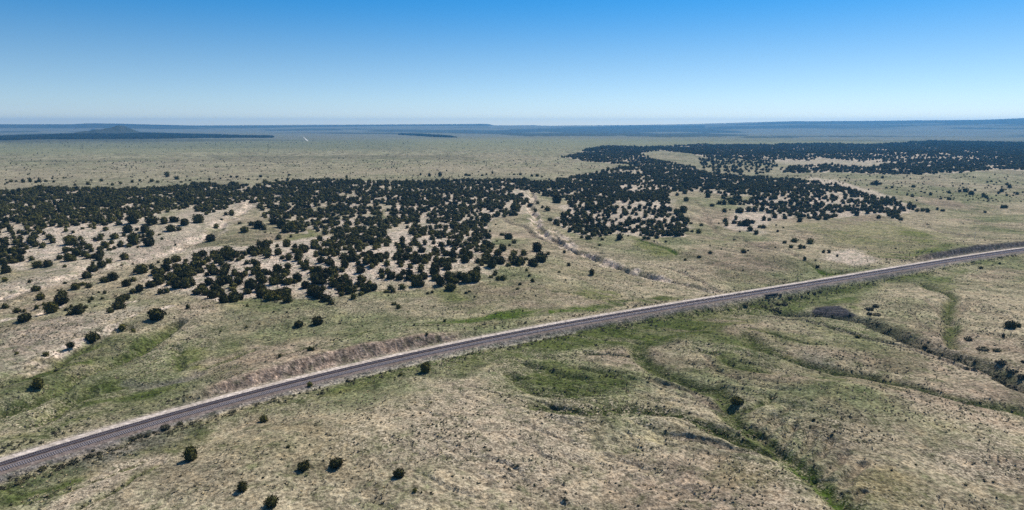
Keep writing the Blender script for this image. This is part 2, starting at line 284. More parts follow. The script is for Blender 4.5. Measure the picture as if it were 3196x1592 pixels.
# flat plain bands far away
patch('S', [(0, 470), (700, 470), (1300, 480), (1250, 440), (900, 430), (0, 440)], 150, 'sage', .55)
patch('S', [(640, 500), (1450, 495), (1500, 512), (640, 512)], 40, 'darkbrush', .35)
patch('S', [(0, 512), (1000, 512), (1000, 520), (0, 522)], 30, 'darkbrush', .25)
patch('S', [(0, 540), (1700, 535), (1700, 560), (900, 560), (0, 590)], 40, 'straw', .25)

KIND = {'deep': (.070, .085, .030), 'vivid': (.066, .100, .018), 'green': (.078, .096, .030), 'lime': (.150, .160, .055), 'blue_grey': (.045, .045, .052), 'grey': (.135, .128, .110), 'ochre': (.165, .140, .060),
        'straw': (.30, .245, .180), 'brown': (.165, .128, .098), 'bare': (.48, .400, .325), 'sage': (.130, .145, .100), 'darkbrush': (.05, .055, .035), 'pale': (.56, .46, .37), 'scree': (.150, .122, .100)}

# far country, traced: (forest amount, outline)
FB = [(.9, [(0, 425), (150, 421), (330, 416), (500, 416), (640, 420), (760, 424), (850, 426), (640, 431), (500, 433), (300, 434), (120, 435), (0, 438)]), (.9, [(1410, 416), (1450, 412), (1520, 409), (1600, 404), (1760, 401), (1920, 399), (2060, 402), (2200, 404), (2300, 408), (2330, 413), (2200, 416), (2340, 421), (2330, 425), (2080, 428), (1930, 424), (1640, 425), (1560, 419), (1480, 417)]),
      (.15, [(1630, 414), (1700, 411), (1760, 413), (1650, 416)]), (.1, [(1990, 412), (2120, 411), (2200, 414), (2060, 417)]), (.9, [(2180, 396), (2300, 393), (2480, 391), (2560, 394), (2480, 399), (2250, 401)]), (.95, [(1700, 399), (1920, 394), (2200, 390), (2200, 400), (1920, 402)]),
      (.85, [(640, 394), (900, 392), (1280, 388), (1530, 386), (1545, 392), (1280, 393), (900, 397), (640, 398)]), (.8, [(800, 404), (1060, 402), (1070, 406), (850, 408)]), (.85, [(800, 414), (1060, 413), (1280, 416), (1280, 419), (1060, 417)]),
      (.9, [(2930, 376), (3060, 377), (3196, 374), (3300, 374), (3300, 388), (3100, 388), (2950, 385)]), (.85, [(2930, 400), (3010, 398), (3196, 401), (3196, 404), (3000, 403)]), (.8, [(2330, 426), (2500, 428), (2480, 431), (2300, 430)]),
      (.7, [(2556, 393), (2700, 391), (2800, 393), (2650, 396)]), (.7, [(0, 409), (120, 408), (130, 412), (0, 415)]), (.9, [(330, 403), (350, 396), (366, 388), (398, 396), (385, 401), (372, 400), (350, 403)]), (.9, [(275, 407), (290, 401), (315, 406), (300, 408)])]
def control(v, pairs):
    a = np.array(pairs, float); return np.interp(v, a[:, 0], a[:, 1])
def base_height(x, y):
    r = np.hypot(x, y); az = np.arctan2(x, y)
    # valley -> plateau across the wooded slope
    edge0 = control(az, [(-.7, 560), (-.4, 500), (-.15, 430), (0, 520), (.1, 640), (.25, 640), (.4, 760), (.6, 900), (.8, 1100)])
    edge1 = control(az, [(-.7, 960), (-.4, 980), (-.15, 1000), (0, 1050), (.1, 1150), (.25, 1150), (.4, 1300), (.6, 1500), (.8, 1700)])
    t = np.clip((r - edge0) / (edge1 - edge0), 0, 1); plat = t * t * (3 - 2 * t)
    h = 11.0 * plat + fbm(x, y, 260, 3, 3) * 3.0 * (.4 + plat * .3) + fbm(x, y, 70, 5, 3) * 2.6 + fbm(x, y, 34, 6, 2) * .9
    # wooded knolls
    for cx, cy, sx, sy, a in KN:
        h = h + a * np.exp(-(((x - cx) / sx) ** 2 + ((y - cy) / sy) ** 2))
    return h, plat
def knoll(px, py, sx, sy, a):
    p = gp(px, py); return (p[0], p[1], sx, sy, a)
KN = [knoll(900, 860, 120, 60, 6), knoll(1250, 800, 110, 90, 6), knoll(300, 730, 110, 70, 7), knoll(2000, 660, 90, 80, 7), knoll(2500, 625, 130, 90, 10), knoll(2830, 500, 240, 160, 12),
      knoll(2200, 500, 240, 200, 7), knoll(2250, 800, 60, 50, 2.5), knoll(850, 1400, 70, 45, 3), knoll(2500, 1300, 60, 45, 4), knoll(2450, 1040, 60, 26, 2.2), knoll(500, 1000, 70, 30, 2.5), knoll(2950, 930, 50, 45, 2), knoll(1350, 1350, 60, 50, 2.5),
      knoll(650, 1010, 60, 30, 2), knoll(330, 1190, 16, 14, 2.6), knoll(560, 1120, 22, 12, 2.8), knoll(120, 1250, 14, 12, 2.2), knoll(480, 1080, 30, 10, 2.2), knoll(760, 1080, 22, 12, 1.6),
      knoll(2000, 1200, 18, 11, 2.0), knoll(2080, 1330, 18, 10, 2.2), knoll(1800, 1330, 16, 9, 1.8), knoll(2600, 1250, 26, 16, 2.4), knoll(2750, 1120, 30, 14, 1.8), knoll(2350, 1120, 24, 12, 2)]
# height of the land beside the line: far side at 11 m and near side at -22 m, against photo x
FARH = [(-3000, .5), (150, .2), (500, .3), (620, 1.5), (760, 3.4), (950, 4.6), (1200, 5.0), (1330, 4.2), (1450, 2.0), (1600, .6), (1900, -1.0), (2250, -2.2), (2500, -1.5), (2800, .2), (2930, 3.4), (3080, 4.6), (3196, 3.4), (3500, 3), (6000, 3)]
NEARH = [(-3000, -1), (300, -1.2), (800, -.5), (1200, -.5), (1500, -1.2), (1900, -2.4), (2250, -4.2), (2450, -5.0), (2650, -3.2), (2900, -1.2), (3100, -.4), (6000, 0)]
_pa = np.array([-.8, -.62, -.55, -.45, -.36, -.3, -.15, 0, .1, .2, .3, .4, .5, .6, .65, .8])
def horizon_profile(az):
    """crest of the far country against azimuth: photo rows of the skyline"""
    px = IW / 2 + FOC * np.tan(np.clip(az, -.9, .9)) * .98
    row = control(px, [(-900, 389), (0, 388), (280, 388), (320, 385.5), (420, 386.5), (640, 391), (900, 390), (1180, 389), (1280, 388), (1500, 386.5), (1528, 387.5), (1545, 391.5), (1620, 391.5), (1660, 391), (1700, 393), (1920, 391), (2100, 388), (2250, 384.5), (2450, 379.5), (2560, 379), (2800, 377.5), (3000, 377), (3140, 373.5), (3196, 372), (3600, 371), (4200, 376)])
    return row, px
def far_height(x, y, r, az):
    row, px = horizon_profile(az)
    el = (388.9 - row) / FOC
    crest = CAM_H + el * 13000
    R0 = control(px, [(0, 10400), (700, 9800), (1000, 8800), (1560, 8800), (1700, 8200), (3200, 7800)])
    t = np.clip((r - R0) / (13000 - R0), 0, 1)
    steps = t + .05 * np.sin(t * 19 + px * .004) * (t > 0) * (t < 1)
    h = crest * np.clip(steps, 0, 1) ** 1.1 - 11 * t
    # middle country: long low benches
    mid = sstep(4500, 6500, r) * (1 - sstep(8000, 10000, r))
    h = h + mid * (fbm(x, y, 3000, 21, 3) * 14 - 4)
    return h
BUT = []   # butte on the left skyline
for bx, rx, ry, hh in ((368, 80, 230, 64), (386, 48, 180, 16), (350, 300, 600, 36), (293, 60, 200, 32), (420, 700, 1000, 12)):
    p = gp(bx, 420); u = p / np.hypot(*p) * 6500; BUT.append((u[0], u[1], rx, ry, hh))
FULL = {}
def terrain(x, y, want=False):
    """height (and ground colour fields) of the land at x, y"""
    r = np.hypot(x, y); az = np.arctan2(x, y)
    h, plat = base_height(x, y)
    near = 1 - sstep(1500, 3200, r)
    h = h * 1.0 + fbm(x, y, 1500, 9, 3) * 7 * sstep(1200, 3500, r) - 2.5 * sstep(1500, 5000, r)
    # a low swell on the left plain that hides the land behind it
    h = h + far_height(x, y, r, az) * sstep(4000, 6000, r)
    for bx, by, rx, ry, hh in BUT:
        q = np.exp(-(((x - bx) / rx) ** 2 + ((y - by) / ry) ** 2)); h = h + hh * .78 * q
    wx = x + fbm(x, y, 24, 31, 2) * 3.6 + fbm(x, y, 5, 32, 2) * .9; wy = y + fbm(x, y, 24, 41, 2) * 3.6 + fbm(x, y, 5, 42, 2) * .9
    # calm the land beside the line
    u, s = rail_uv(x, y); au = np.abs(u + 5)
    spx = np.interp(s, RL, RPX)
    fh = control(spx, FARH); nh = control(spx, NEARH)
    ra = np.abs(fbm(s, u * .6, 6, 77, 3)); rb = fbm(s, u, 26, 78, 2)
    far = np.where(u > 0, 1, 0)
    # u: road -1.8..1.9; ballast -1.9..-10.6
    cut = fh > 1.2
    ff = np.where(cut, sstep(3.4, 3.4 + np.clip(fh, 1, 8) * .95 + 1.2 + rb * 1.5, u + ra * 1.3 * (u > 3.4)), sstep(2.4, 9, u))
    nn = sstep(10.4, 10.4 + np.maximum(np.abs(nh) * 1.7, 3.5), -u)
    zone_f = np.where(u > 0, fh * ff, nh * nn) - .12 * (1 - np.where(u > 0, ff, nn))
    wgt = np.where(u > 0, sstep(12, 60, u), sstep(22, 60, -u))
    wgt = np.where(np.abs(u) > 5000, 1, wgt)
    bh = h
    h = zone_f * (1 - wgt) + bh * wgt
    # gullies
    keep = np.where(np.abs(u) > 5000, 1, np.where(u > 0, sstep(3, 8, u), sstep(10.6, 14, -u)))
    gm = {}
    dig = np.zeros(x.shape); rough = np.zeros(x.shape)
    for pts, w, d, kind in G:
        q, t = polyd(wx, wy, pts, w * 3.2)
        if q.min() > 1e8: continue
        fade = np.minimum(sstep(-.01, .12, t), 1) * (1 if d > 2.5 else 1 - sstep(.93, 1.02, t) * .3)
        ww = w * (.55 + .45 * fade)
        k = np.clip(1 - q / ww, 0, 1)
        vv = np.clip(k * 1.25, 0, 1) ** 1.1 if kind != 'pale' else np.clip(k * 1.7, 0, 1) ** 1.1
        if kind == 'cut': vv = np.clip(k * 2.0, 0, 1)
        lip = np.clip(1 - q / (ww * 2.4), 0, 1) ** 2 * (.42 if kind in ('dark', 'vivid', 'green', 'brush') else .2)
        dig = np.maximum(dig, (vv * .85 + lip) * d * .88 * fade)
        if kind == 'pale': rough = np.maximum(rough, np.clip(2.2 - q / ww, 0, 1) * fade)
        if want:
            m = np.clip(1.15 - q / ww, 0, 1) * (fade > .02) * fade
            if kind == 'pale': m = np.clip(1.7 - q / ww, 0, 1)
            gm[kind] = np.maximum(gm.get(kind, 0), m)
    h = h - dig * keep + rough * keep * (np.abs(fbm(x, y, 7, 55, 3)) * 1.6 - .3)
    small = fbm(x, y, 14, 51, 3) * .55 + fbm(x, y, 5, 61, 2) * .2
    # rills running down towards the drainages
    ra_, rb_ = x * .83 - y * .55, x * .55 + y * .83
    rill = 1 - np.abs(fbm(ra_ * .30 + fbm(x, y, 60, 72, 2) * 14, rb_, 11, 71, 3)) * 3.2
    small = small - np.clip(rill, 0, 1) ** 1.4 * .95 * np.clip(.35 + fbm(x, y, 80, 73, 2) * 1.6, 0, 1) * np.where(u < 0, 1, .6) * (r < 1500)
    h = h + small * keep * near
    # clay cliffs of the cuts: vertical flutes
    if want: return h, plat, u, s, spx, fh, nh, ff, nn, keep, gm, r, az, cut, dig, wx, wy
    return h
def hit(px, py):
    """where the line of sight through a photo point meets the land"""
    px = np.asarray(px, float); py = np.asarray(py, float)
    z = np.zeros(px.shape)
    for i in range(14):
        p = gp(px, py, z); z = z * .45 + terrain(p[:, 0], p[:, 1]) * .55
    p = gp(px, py, z); z = terrain(p[:, 0], p[:, 1])
    return p[:, 0], p[:, 1], z

# ------------------------------------------------------------------ materials
def mat(name):
    m = D.materials.new(name); m.use_nodes = True; n = m.node_tree.nodes; n.clear()
    b = n.new('ShaderNodeBsdfPrincipled'); o = n.new('ShaderNodeOutputMaterial'); m.node_tree.links.new(b.outputs[0], o.inputs[0])
    b.inputs['Roughness'].default_value = .9
    b.inputs['Specular IOR Level'].default_value = .15
    return m, m.node_tree, b
def noise(t, vec, scale, detail=3, rough=.55):
    n = t.nodes.new('ShaderNodeTexNoise'); n.inputs['Scale'].default_value = scale; n.inputs['Detail'].default_value = detail; n.inputs['Roughness'].default_value = rough
    t.links.new(vec, n.inputs['Vector']); return n
def ramp(t, src, stops):
    r = t.nodes.new('ShaderNodeValToRGB'); e = r.color_ramp.elements
    while len(e) < len(stops): e.new(.5)
    for i, (p, c) in enumerate(stops):
        e[i].position = p; e[i].color = (c, c, c, 1) if isinstance(c, (int, float)) else (*c, 1)
    t.links.new(src, r.inputs[0]); return r
def mix(t, mode, fac, a, b):
    m = t.nodes.new('ShaderNodeMix'); m.data_type = 'RGBA'; m.blend_type = mode
    for i, v in ((0, fac), (6, a), (7, b)):
        if isinstance(v, (int, float)): m.inputs[i].default_value = v
        elif isinstance(v, tuple): m.inputs[i].default_value = (*v, 1)
        else: t.links.new(v, m.inputs[i])
    return m.outputs[2]
def math_(t, op, a, b=0.0):
    m = t.nodes.new('ShaderNodeMath'); m.operation = op
    for i, v in ((0, a), (1, b)):
        if isinstance(v, (int, float)): m.inputs[i].default_value = v
        else: t.links.new(v, m.inputs[i])
    return m.outputs[0]

def ground_material():
    m, t, b = mat('prairie_ground')
    geo = t.nodes.new('ShaderNodeNewGeometry'); pos = geo.outputs['Position']
    at = t.nodes.new('ShaderNodeAttribute'); at.attribute_name = 'tint'
    ma = t.nodes.new('ShaderNodeAttribute'); ma.attribute_name = 'mask'
    sp = t.nodes.new('ShaderNodeSeparateColor'); t.links.new(ma.outputs['Color'], sp.inputs[0])
    speck, scrub = sp.outputs[0], sp.outputs[1]
    # clumpy grass: three scales of mottling
    n1 = noise(t, pos, .75, 4, .65); n2 = noise(t, pos, .16, 5, .7); n3 = noise(t, pos, 1.5, 3, .65)
    c = mix(t, 'MULTIPLY', 1.0, at.outputs['Color'], ramp(t, n1.outputs['Fac'], [(.36, .42), (.5, .95), (.64, 1.62)]).outputs[0])
    c = mix(t, 'MULTIPLY', 1.0, c, ramp(t, n2.outputs['Fac'], [(.34, (.54, .62, .50)), (.5, (1, 1, 1)), (.66, (1.42, 1.33, 1.24))]).outputs[0])
    # pale dead tufts
    tf = ramp(t, n3.outputs['Fac'], [(.50, 0), (.58, 1)]).outputs[0]
    tf2 = ramp(t, noise(t, pos, .33, 3, .6).outputs['Fac'], [(.42, 0), (.58, 1)]).outputs[0]
    f = math_(t, 'MULTIPLY', math_(t, 'MULTIPLY', tf, tf2), speck)
    c = mix(t, 'MIX', f, c, (.64, .53, .38))
    # dark low scrub
    vo = t.nodes.new('ShaderNodeTexVoronoi'); vo.inputs['Scale'].default_value = .22; t.links.new(pos, vo.inputs['Vector'])
    d1 = ramp(t, vo.outputs['Distance'], [(.10, 1), (.20, 0)]).outputs[0]
    sg = ramp(t, noise(t, pos, 1.7, 3, .7).outputs['Fac'], [(.54, 0), (.62, 1)]).outputs[0]
    sg2 = ramp(t, noise(t, pos, .12, 3, .6).outputs['Fac'], [(.40, 0), (.60, 1)]).outputs[0]
    f2 = math_(t, 'MULTIPLY', math_(t, 'MULTIPLY', sg, sg2), scrub)
    c = mix(t, 'MIX', f2, c, (.045, .048, .028))
    t.links.new(c, b.inputs['Base Color'])
    bn = t.nodes.new('ShaderNodeBump'); bn.inputs['Strength'].default_value = .8; bn.inputs['Distance'].default_value = .8
    t.links.new(math_(t, 'ADD', n1.outputs['Fac'], math_(t, 'MULTIPLY', n3.outputs['Fac'], .5)), bn.inputs['Height']); t.links.new(bn.outputs[0], b.inputs['Normal'])
    b.inputs['Roughness'].default_value = 1; b.inputs['Specular IOR Level'].default_value = 0
    return m
def simple(name, col, var=.35, scale=2.0, rough=.9, metal=0.0, bump=0.0, stain=None):
    m, t, b = mat(name)
    tc = t.nodes.new('ShaderNodeTexCoord'); n = noise(t, tc.outputs['Object'], scale, 4, .65)
    c = mix(t, 'MULTIPLY', 1.0, col, ramp(t, n.outputs['Fac'], [(.3, 1 - var), (.7, 1 + var)]).outputs[0])
    if stain:
        k = ramp(t, noise(t, tc.outputs['Object'], .09, 5, .7).outputs['Fac'], [(.42, 0), (.60, 1)]).outputs[0]; c = mix(t, 'MIX', math_(t, 'MULTIPLY', k, .75), c, stain)
        k = ramp(t, noise(t, tc.outputs['Object'], .7, 4, .7).outputs['Fac'], [(.35, .62), (.65, 1.3)]).outputs[0]; c = mix(t, 'MULTIPLY', 1.0, c, k)
    t.links.new(c, b.inputs['Base Color']); b.inputs['Roughness'].default_value = rough; b.inputs['Metallic'].default_value = metal
    if bump:
        bn = t.nodes.new('ShaderNodeBump'); bn.inputs['Distance'].default_value = bump; t.links.new(n.outputs['Fac'], bn.inputs['Height']); t.links.new(bn.outputs[0], b.inputs['Normal'])
    return m
def foliage(name, col, tip):
    m, t, b = mat(name)
    tc = t.nodes.new('ShaderNodeTexCoord'); oi = t.nodes.new('ShaderNodeObjectInfo')
    n = noise(t, tc.outputs['Object'], 3.2, 3, .6)
    c = mix(t, 'MIX', ramp(t, n.outputs['Fac'], [(.38, 0), (.62, 1)]).outputs[0], col, tip)
    r = ramp(t, oi.outputs['Random'], [(0, (.62, .60, .58)), (.5, (1, 1, 1)), (1, (1.75, 1.6, 1.25))])
    c = mix(t, 'MULTIPLY', 1.0, c, r.outputs[0])
    t.links.new(c, b.inputs['Base Color']); b.inputs['Roughness'].default_value = .85; b.inputs['Specular IOR Level'].default_value = .1
    return m
M_ground = ground_material()
M_jun = foliage('juniper_foliage', (.034, .035, .011), (.092, .090, .027))
M_brush = foliage('brush_foliage', (.062, .060, .036), (.105, .098, .062))
M_sage = foliage('sage_foliage', (.060, .066, .046), (.105, .110, .080))
M_bark = simple('juniper_bark', (.12, .085, .06), .3, 4)
M_road = simple('gravel_road', (.54, .46, .40), .2, .7, .95, 0, .05, (.36, .30, .245))
M_ballast = simple('ballast_stone', (.200, .158, .142), .38, 2.2, .95, 0, .12, (.150, .115, .092))
M_wood = simple('creosoted_wood', (.085, .062, .062), .3, 1.5)
M_conc = simple('pale_concrete', (.25, .22, .225), .2, 1.2)
M_oldc = simple('stained_concrete', (.13, .12, .115), .3, 1.2)
M_rail = simple('rail_steel', (.36, .32, .32), .12, 3, .5, .7)
M_pole = simple('weathered_pole', (.10, .085, .075), .2, 1)
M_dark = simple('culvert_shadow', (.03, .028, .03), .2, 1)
M_metal = simple('grey_metal', (.5, .5, .5), .1, 2, .5, .5)
M_bould = simple('boulder_stone', (.36, .31, .27), .3, 1.1, .95, 0, .1)

# ------------------------------------------------------------------ mesh helpers
def mesh(name, V, F, m=None, smooth_=False):
    me = D.meshes.new(name); V = np.asarray(V, np.float32)
    if isinstance(F, np.ndarray):
        me.vertices.add(len(V)); me.vertices.foreach_set('co', V.ravel())
        k = F.shape[1]; me.loops.add(F.size); me.loops.foreach_set('vertex_index', F.astype(np.int32).ravel())
        me.polygons.add(len(F)); me.polygons.foreach_set('loop_start', np.arange(0, F.size, k, dtype=np.int32))
        try: me.polygons.foreach_set('loop_total', np.full(len(F), k, np.int32))
        except Exception: pass
        me.update(calc_edges=True); me.validate()
    else:
        me.from_pydata([tuple(map(float, v)) for v in V], [], F); me.update()
    if m: me.materials.append(m)
    if smooth_: me.shade_smooth() if hasattr(me, 'shade_smooth') else None
    return me
def obj(name, me, parent=None, loc=None):
    o = D.objects.new(name, me); COL.objects.link(o)
    if parent: o.parent = parent
    if loc is not None: o.location = loc
    return o
def tag(o, label=None, cat=None, group=None, kind=None):
    if label: o['label'] = label
    if cat: o['category'] = cat
    if group: o['group'] = group
    if kind: o['kind'] = kind
    return o
class MB:
    def __init__(s): s.v = []; s.f = []
    def box(s, c, sz, T=None):
        n = len(s.v)
        for a in (-.5, .5):
            for b in (-.5, .5):
                for d in (-.5, .5):
                    p = np.array([a * sz[0], b * sz[1], d * sz[2]]) + np.array(c)
                    s.v.append(p if T is None else T(p))
        for q in ((0, 1, 3, 2), (4, 6, 7, 5), (0, 4, 5, 1), (2, 3, 7, 6), (0, 2, 6, 4), (1, 5, 7, 3)): s.f.append(tuple(n + i for i in q))
    def tube(s, a, b, r0, r1, k=7):
        a = np.array(a, float); b = np.array(b, float); d = b - a; d = d / np.linalg.norm(d)
        e = np.cross(d, (0, 0, 1) if abs(d[2]) < .9 else (1, 0, 0)); e /= np.linalg.norm(e); g = np.cross(d, e); n = len(s.v)
        for c, r in ((a, r0), (b, r1)):
            for i in range(k):
                t = 2 * math.pi * i / k; s.v.append(c + r * (math.cos(t) * e + math.sin(t) * g))
        for i in range(k): j = (i + 1) % k; s.f.append((n + i, n + j, n + k + j, n + k + i))
        s.f.append(tuple(n + i for i in range(k))[::-1]); s.f.append(tuple(n + k + i for i in range(k)))
    def build(s, name, m, parent=None, loc=None): return obj(name, mesh(name, s.v, s.f, m), parent, loc)

# ------------------------------------------------------------------ ground: one sheet to the horizon
def build_ground():
    az = np.concatenate([np.linspace(-180, -56, 40)[:-1], np.linspace(-56, -44, 30)[:-1], np.linspace(-44, 44, 1250), np.linspace(44, 56, 30)[1:], np.linspace(56, 180, 40)[1:-1]])
    az = np.radians(az)
    dep = np.concatenate([[80, 65, 52, 44, 38, 35], np.linspace(33.5, .9, 760), np.geomspace(.88, .44, 150)])
    rr = CAM_H / np.tan(np.radians(dep)); rr = np.concatenate([rr, [13300, 13800, 14600, 15600]])
    A, R = np.meshgrid(az, rr); x = (R * np.sin(A)).ravel(); y = (R * np.cos(A)).ravel()
    h, plat, u, s, spx, fh, nh, ff, nn, keep, gm, r, az_, cut, dig, wx, wy = terrain(x, y, True)
    # ---- ground colours (albedo)
    n0 = fbm(x, y, 90, 101, 4); n1 = fbm(x, y, 28, 111, 4); n2 = fbm(x, y, 400, 121, 3)
    col = np.empty((len(x), 3)); dry = np.array([.295, .250, .168]); grn = np.array([.165, .168, .090]); brn = np.array([.275, .215, .158])
    g = np.clip(.42 + n0 * 1.9 + n1 * .9, 0, 1)[:, None]; col[:] = dry * (1 - g) + grn * g
    bb = np.clip(fbm(x, y, 55, 131, 4) * 2.0 - .15, 0, .85)[:, None]; col = col * (1 - bb) + brn * bb
    def lay(c, m):
        nonlocal col
        m = np.clip(m, 0, 1)[:, None]; col = col * (1 - m) + np.array(c) * m
    # plateau grass is greyer green
    lay((.215, .205, .140), plat * .6); lay((.185, .195, .115), sstep(1700, 3200, r) * .75)
    speck = np.clip(.35 + fbm(x, y, 40, 141, 3) * .9, 0, 1); scrub = np.clip(.25 + fbm(x, y, 60, 151, 3) * .8, 0, 1)
    # slopes washed bare
    e1 = fbm(wx, wy, 22, 161, 4)
    lf = (u > 0) & (x < 20); sa = np.where(lf, x * .72 + y * .69, x * .82 - y * .57); sb = np.where(lf, -x * .69 + y * .72, x * .57 + y * .82)
    streak = fbm(sa * .28 + e1 * 2, sb, 6, 162, 4)
    col = col * (1 + np.clip(streak, -.5, .5) * .55 * (r < 2500))[:, None]
    for poly, soft, kind, amt in PT:
        q, _ = polyd(wx, wy, np.vstack([poly, poly[:1]]), soft * 2 + 2)
        ins = inpoly(wx, wy, poly); sd_ = np.where(ins, np.minimum(q, 1e3), -np.minimum(q, 1e3))
        m = sstep(-soft, soft, sd_ + e1 * soft * 1.3) * (min(1, amt * 1.3) if kind == 'green' else amt)
        if kind in ('vivid', 'green', 'lime'): m = m * np.clip(.80 + streak * 1.5, .25, 1.1) * (.85 + .15 * np.clip(n1 * 2 + .5 + fbm(x, y, 7, 171, 3), 0, 1.4))
        lay(KIND[kind], m)
        if kind == 'straw': speck = np.maximum(speck, m * 1.3)
        if kind in ('vivid', 'blue_grey', 'bare', 'grey', 'green', 'lime'): speck = speck * (1 - m * .85)
        if kind in ('green', 'vivid'): scrub = np.maximum(scrub, m * .9)
        if kind in ('bare', 'blue_grey'): scrub = scrub * (1 - m)
    gc = {'green': 'green', 'vivid': 'vivid', 'dark': 'deep', 'brush': 'darkbrush', 'cut': 'scree', 'pale': 'pale', 'dry': 'brown', 'grey': 'grey'}
    for k, c in gc.items():
        if k in gm:
            a = {'dark': 1.0, 'dry': .35, 'grey': .5, 'cut': .6, 'green': .7, 'pale': .95, 'brush': .75, 'vivid': 1}[k]
            mm = gm[k] * (sstep(.1, .6, gm[k]) if k != 'pale' else np.clip(.5 + fbm(x, y, 10, 181, 4) * 2.4, .0, 1))
            lay(KIND[c], np.clip(mm * a * (1.2 if k != 'pale' else 1.3), 0, 1) * keep)
            if k in ('dark', 'green', 'brush', 'vivid'): scrub = np.maximum(scrub, mm * keep * 1.0)
            if k == 'pale': scrub = scrub * (1 - mm * .8)
    # pale soil between the trees
    fx0, fy0, _ = proj(x, y, h); fz = np.zeros(len(x)); jx0 = fx0 + e1 * 12; jy0 = fy0 + e1 * 4 * np.clip(600 / r, .05, 1.2)
    for dn_, poly in FZ: fz[inpoly(jx0, jy0, poly)] = dn_
    lay(KIND['bare'], sstep(.25, .6, fz) * np.clip(.62 + fbm(x, y, 18, 221, 3), .15, .95) * (r < 3300)); scrub = scrub * np.where(fz > .3, .3, 1)
    # beside the line
    nearline = np.abs(u) < 5000
    cutface = np.where(nearline & (fh > 1.2) & (u > 2.2), np.clip(np.minimum(sstep(2.2, 3.4, u), 1 - sstep(.985, 1.0, ff) * sstep(6, 12 , u)), 0, 1) * sstep(1.2, 3, fh), 0)
    cut_shade = sstep(2880, 2960, spx)  # shadow on the right-hand cut, painted into its face as a darker colour
    strat = (.55 + 1.3 * np.abs(fbm(s * 1.3, h * 5, 4, 191, 3)))[:, None]
    cf = np.clip(cutface, 0, 1)[:, None]
    cc = (np.array([.315, .240, .185]) * (1 - cut_shade[:, None]) + np.array([.105, .095, .09]) * cut_shade[:, None]) * strat
    col = col * (1 - cf) + cc * cf
    scrub = scrub * (1 - cutface * .8); speck = speck * (1 - cutface)
    lay((.30, .262, .215), np.where(nearline & (u > 1.2) & (u < 5), (1 - sstep(2.6, 4.6, u)) * .75, 0))
    lay((.155, .140, .135), np.where(nearline & (u < -9.5), (1 - sstep(12.0, 13.5, -u + e1 * 1.2)) * .9, 0))
    lay((.34, .31, .25), np.where(nearline & (u < -9.5) & (spx > 850) & (spx < 1750), np.exp(-((-u - 13.4 + e1 * .6) / .8) ** 2) * .85, 0))
    lay(KIND['green'], np.where(nearline & (u < -13), sstep(13.5, 15.5, -u) * (1 - sstep(18, 30, -u)) * np.clip(.55 + n1, 0, .9), 0))
    # far country: long bands of forest and bare plain
    farw = sstep(3600, 5200, r)
    bands = fbm(x * .30, y, 700, 201, 4); b2 = fbm(x * .4, y, 2600, 211, 4)
    fx, fy, _ = proj(x, y, h); jy_ = fy + bands * 1.6
    forest = sstep(-.02, .22, b2 * .8 + bands * .7 - .08 + .25 * sstep(7000, 9500, r)) * .85
    for amt, poly in FB:
        q = inpoly(fx, jy_, poly); forest = np.where(q, amt, forest)
    for bx, by, rx, ry, hh in (BUT[0], BUT[3]): forest = np.maximum(forest, sstep(.05, .3, np.exp(-(((x - bx) / rx) ** 2 + ((y - by) / ry) ** 2)) + bands * .5))
    bx, by, rx, ry, hh = BUT[2]; forest = np.maximum(forest, sstep(.42, .62, np.exp(-(((x - bx) / rx) ** 2 + ((y - by) / ry) ** 2)) + bands * .3))
    forest = forest * farw
    lay((.150, .155, .125), farw * (1 - forest) * .85)
    lay((.030, .042, .040), forest * .92)
    sf = (1 - sstep(900, 2600, r)); speck = speck * (.35 + .65 * sf)
    scrub = scrub * (1 - farw)
    me = D.meshes.new('ground')
    nr, na = R.shape
    idx = np.arange(nr * na).reshape(nr, na)
    a = idx[:-1, :]; b = idx[1:, :]; a2 = np.roll(a, -1, 1); b2_ = np.roll(b, -1, 1)
    F = np.stack([a, b, b2_, a2], -1).reshape(-1, 4)[:, ::-1]
    # centre fan
    V = np.stack([x, y, h], -1); c = len(V); V = np.vstack([V, [[0, 0, float(h[:na].mean())]]])
    me.vertices.add(len(V)); me.vertices.foreach_set('co', V.astype(np.float32).ravel())
    fan = np.stack([np.full(na, c), idx[0], np.roll(idx[0], -1)], -1)[:, ::-1]
    nl = F.size + fan.size; me.loops.add(nl); me.loops.foreach_set('vertex_index', np.concatenate([F.ravel(), fan.ravel()]).astype(np.int32))
    me.polygons.add(len(F) + len(fan))
    me.polygons.foreach_set('loop_start', np.concatenate([np.arange(0, F.size, 4), F.size + np.arange(0, fan.size, 3)]).astype(np.int32))
    me.update(calc_edges=True)
    at = me.attributes.new('tint', 'FLOAT_COLOR', 'POINT'); C4 = np.ones((len(V), 4), np.float32); C4[:-1, :3] = col; at.data.foreach_set('color', C4.ravel())
    at = me.attributes.new('mask', 'FLOAT_COLOR', 'POINT'); C4 = np.zeros((len(V), 4), np.float32); C4[:-1, 0] = speck; C4[:-1, 1] = scrub; at.data.foreach_set('color', C4.ravel())
    me.materials.append(M_ground)
    for p in (): pass
    me.polygons.foreach_set('use_smooth', np.ones(len(me.polygons), bool))
    g = obj('ground', me); tag(g, 'dry grassy prairie with gullies, pale washes and green hollows', None, None, 'structure')
    # normals up?
    n = me.polygons[1000].normal
    if n.z < 0: me.flip_normals()
    return g

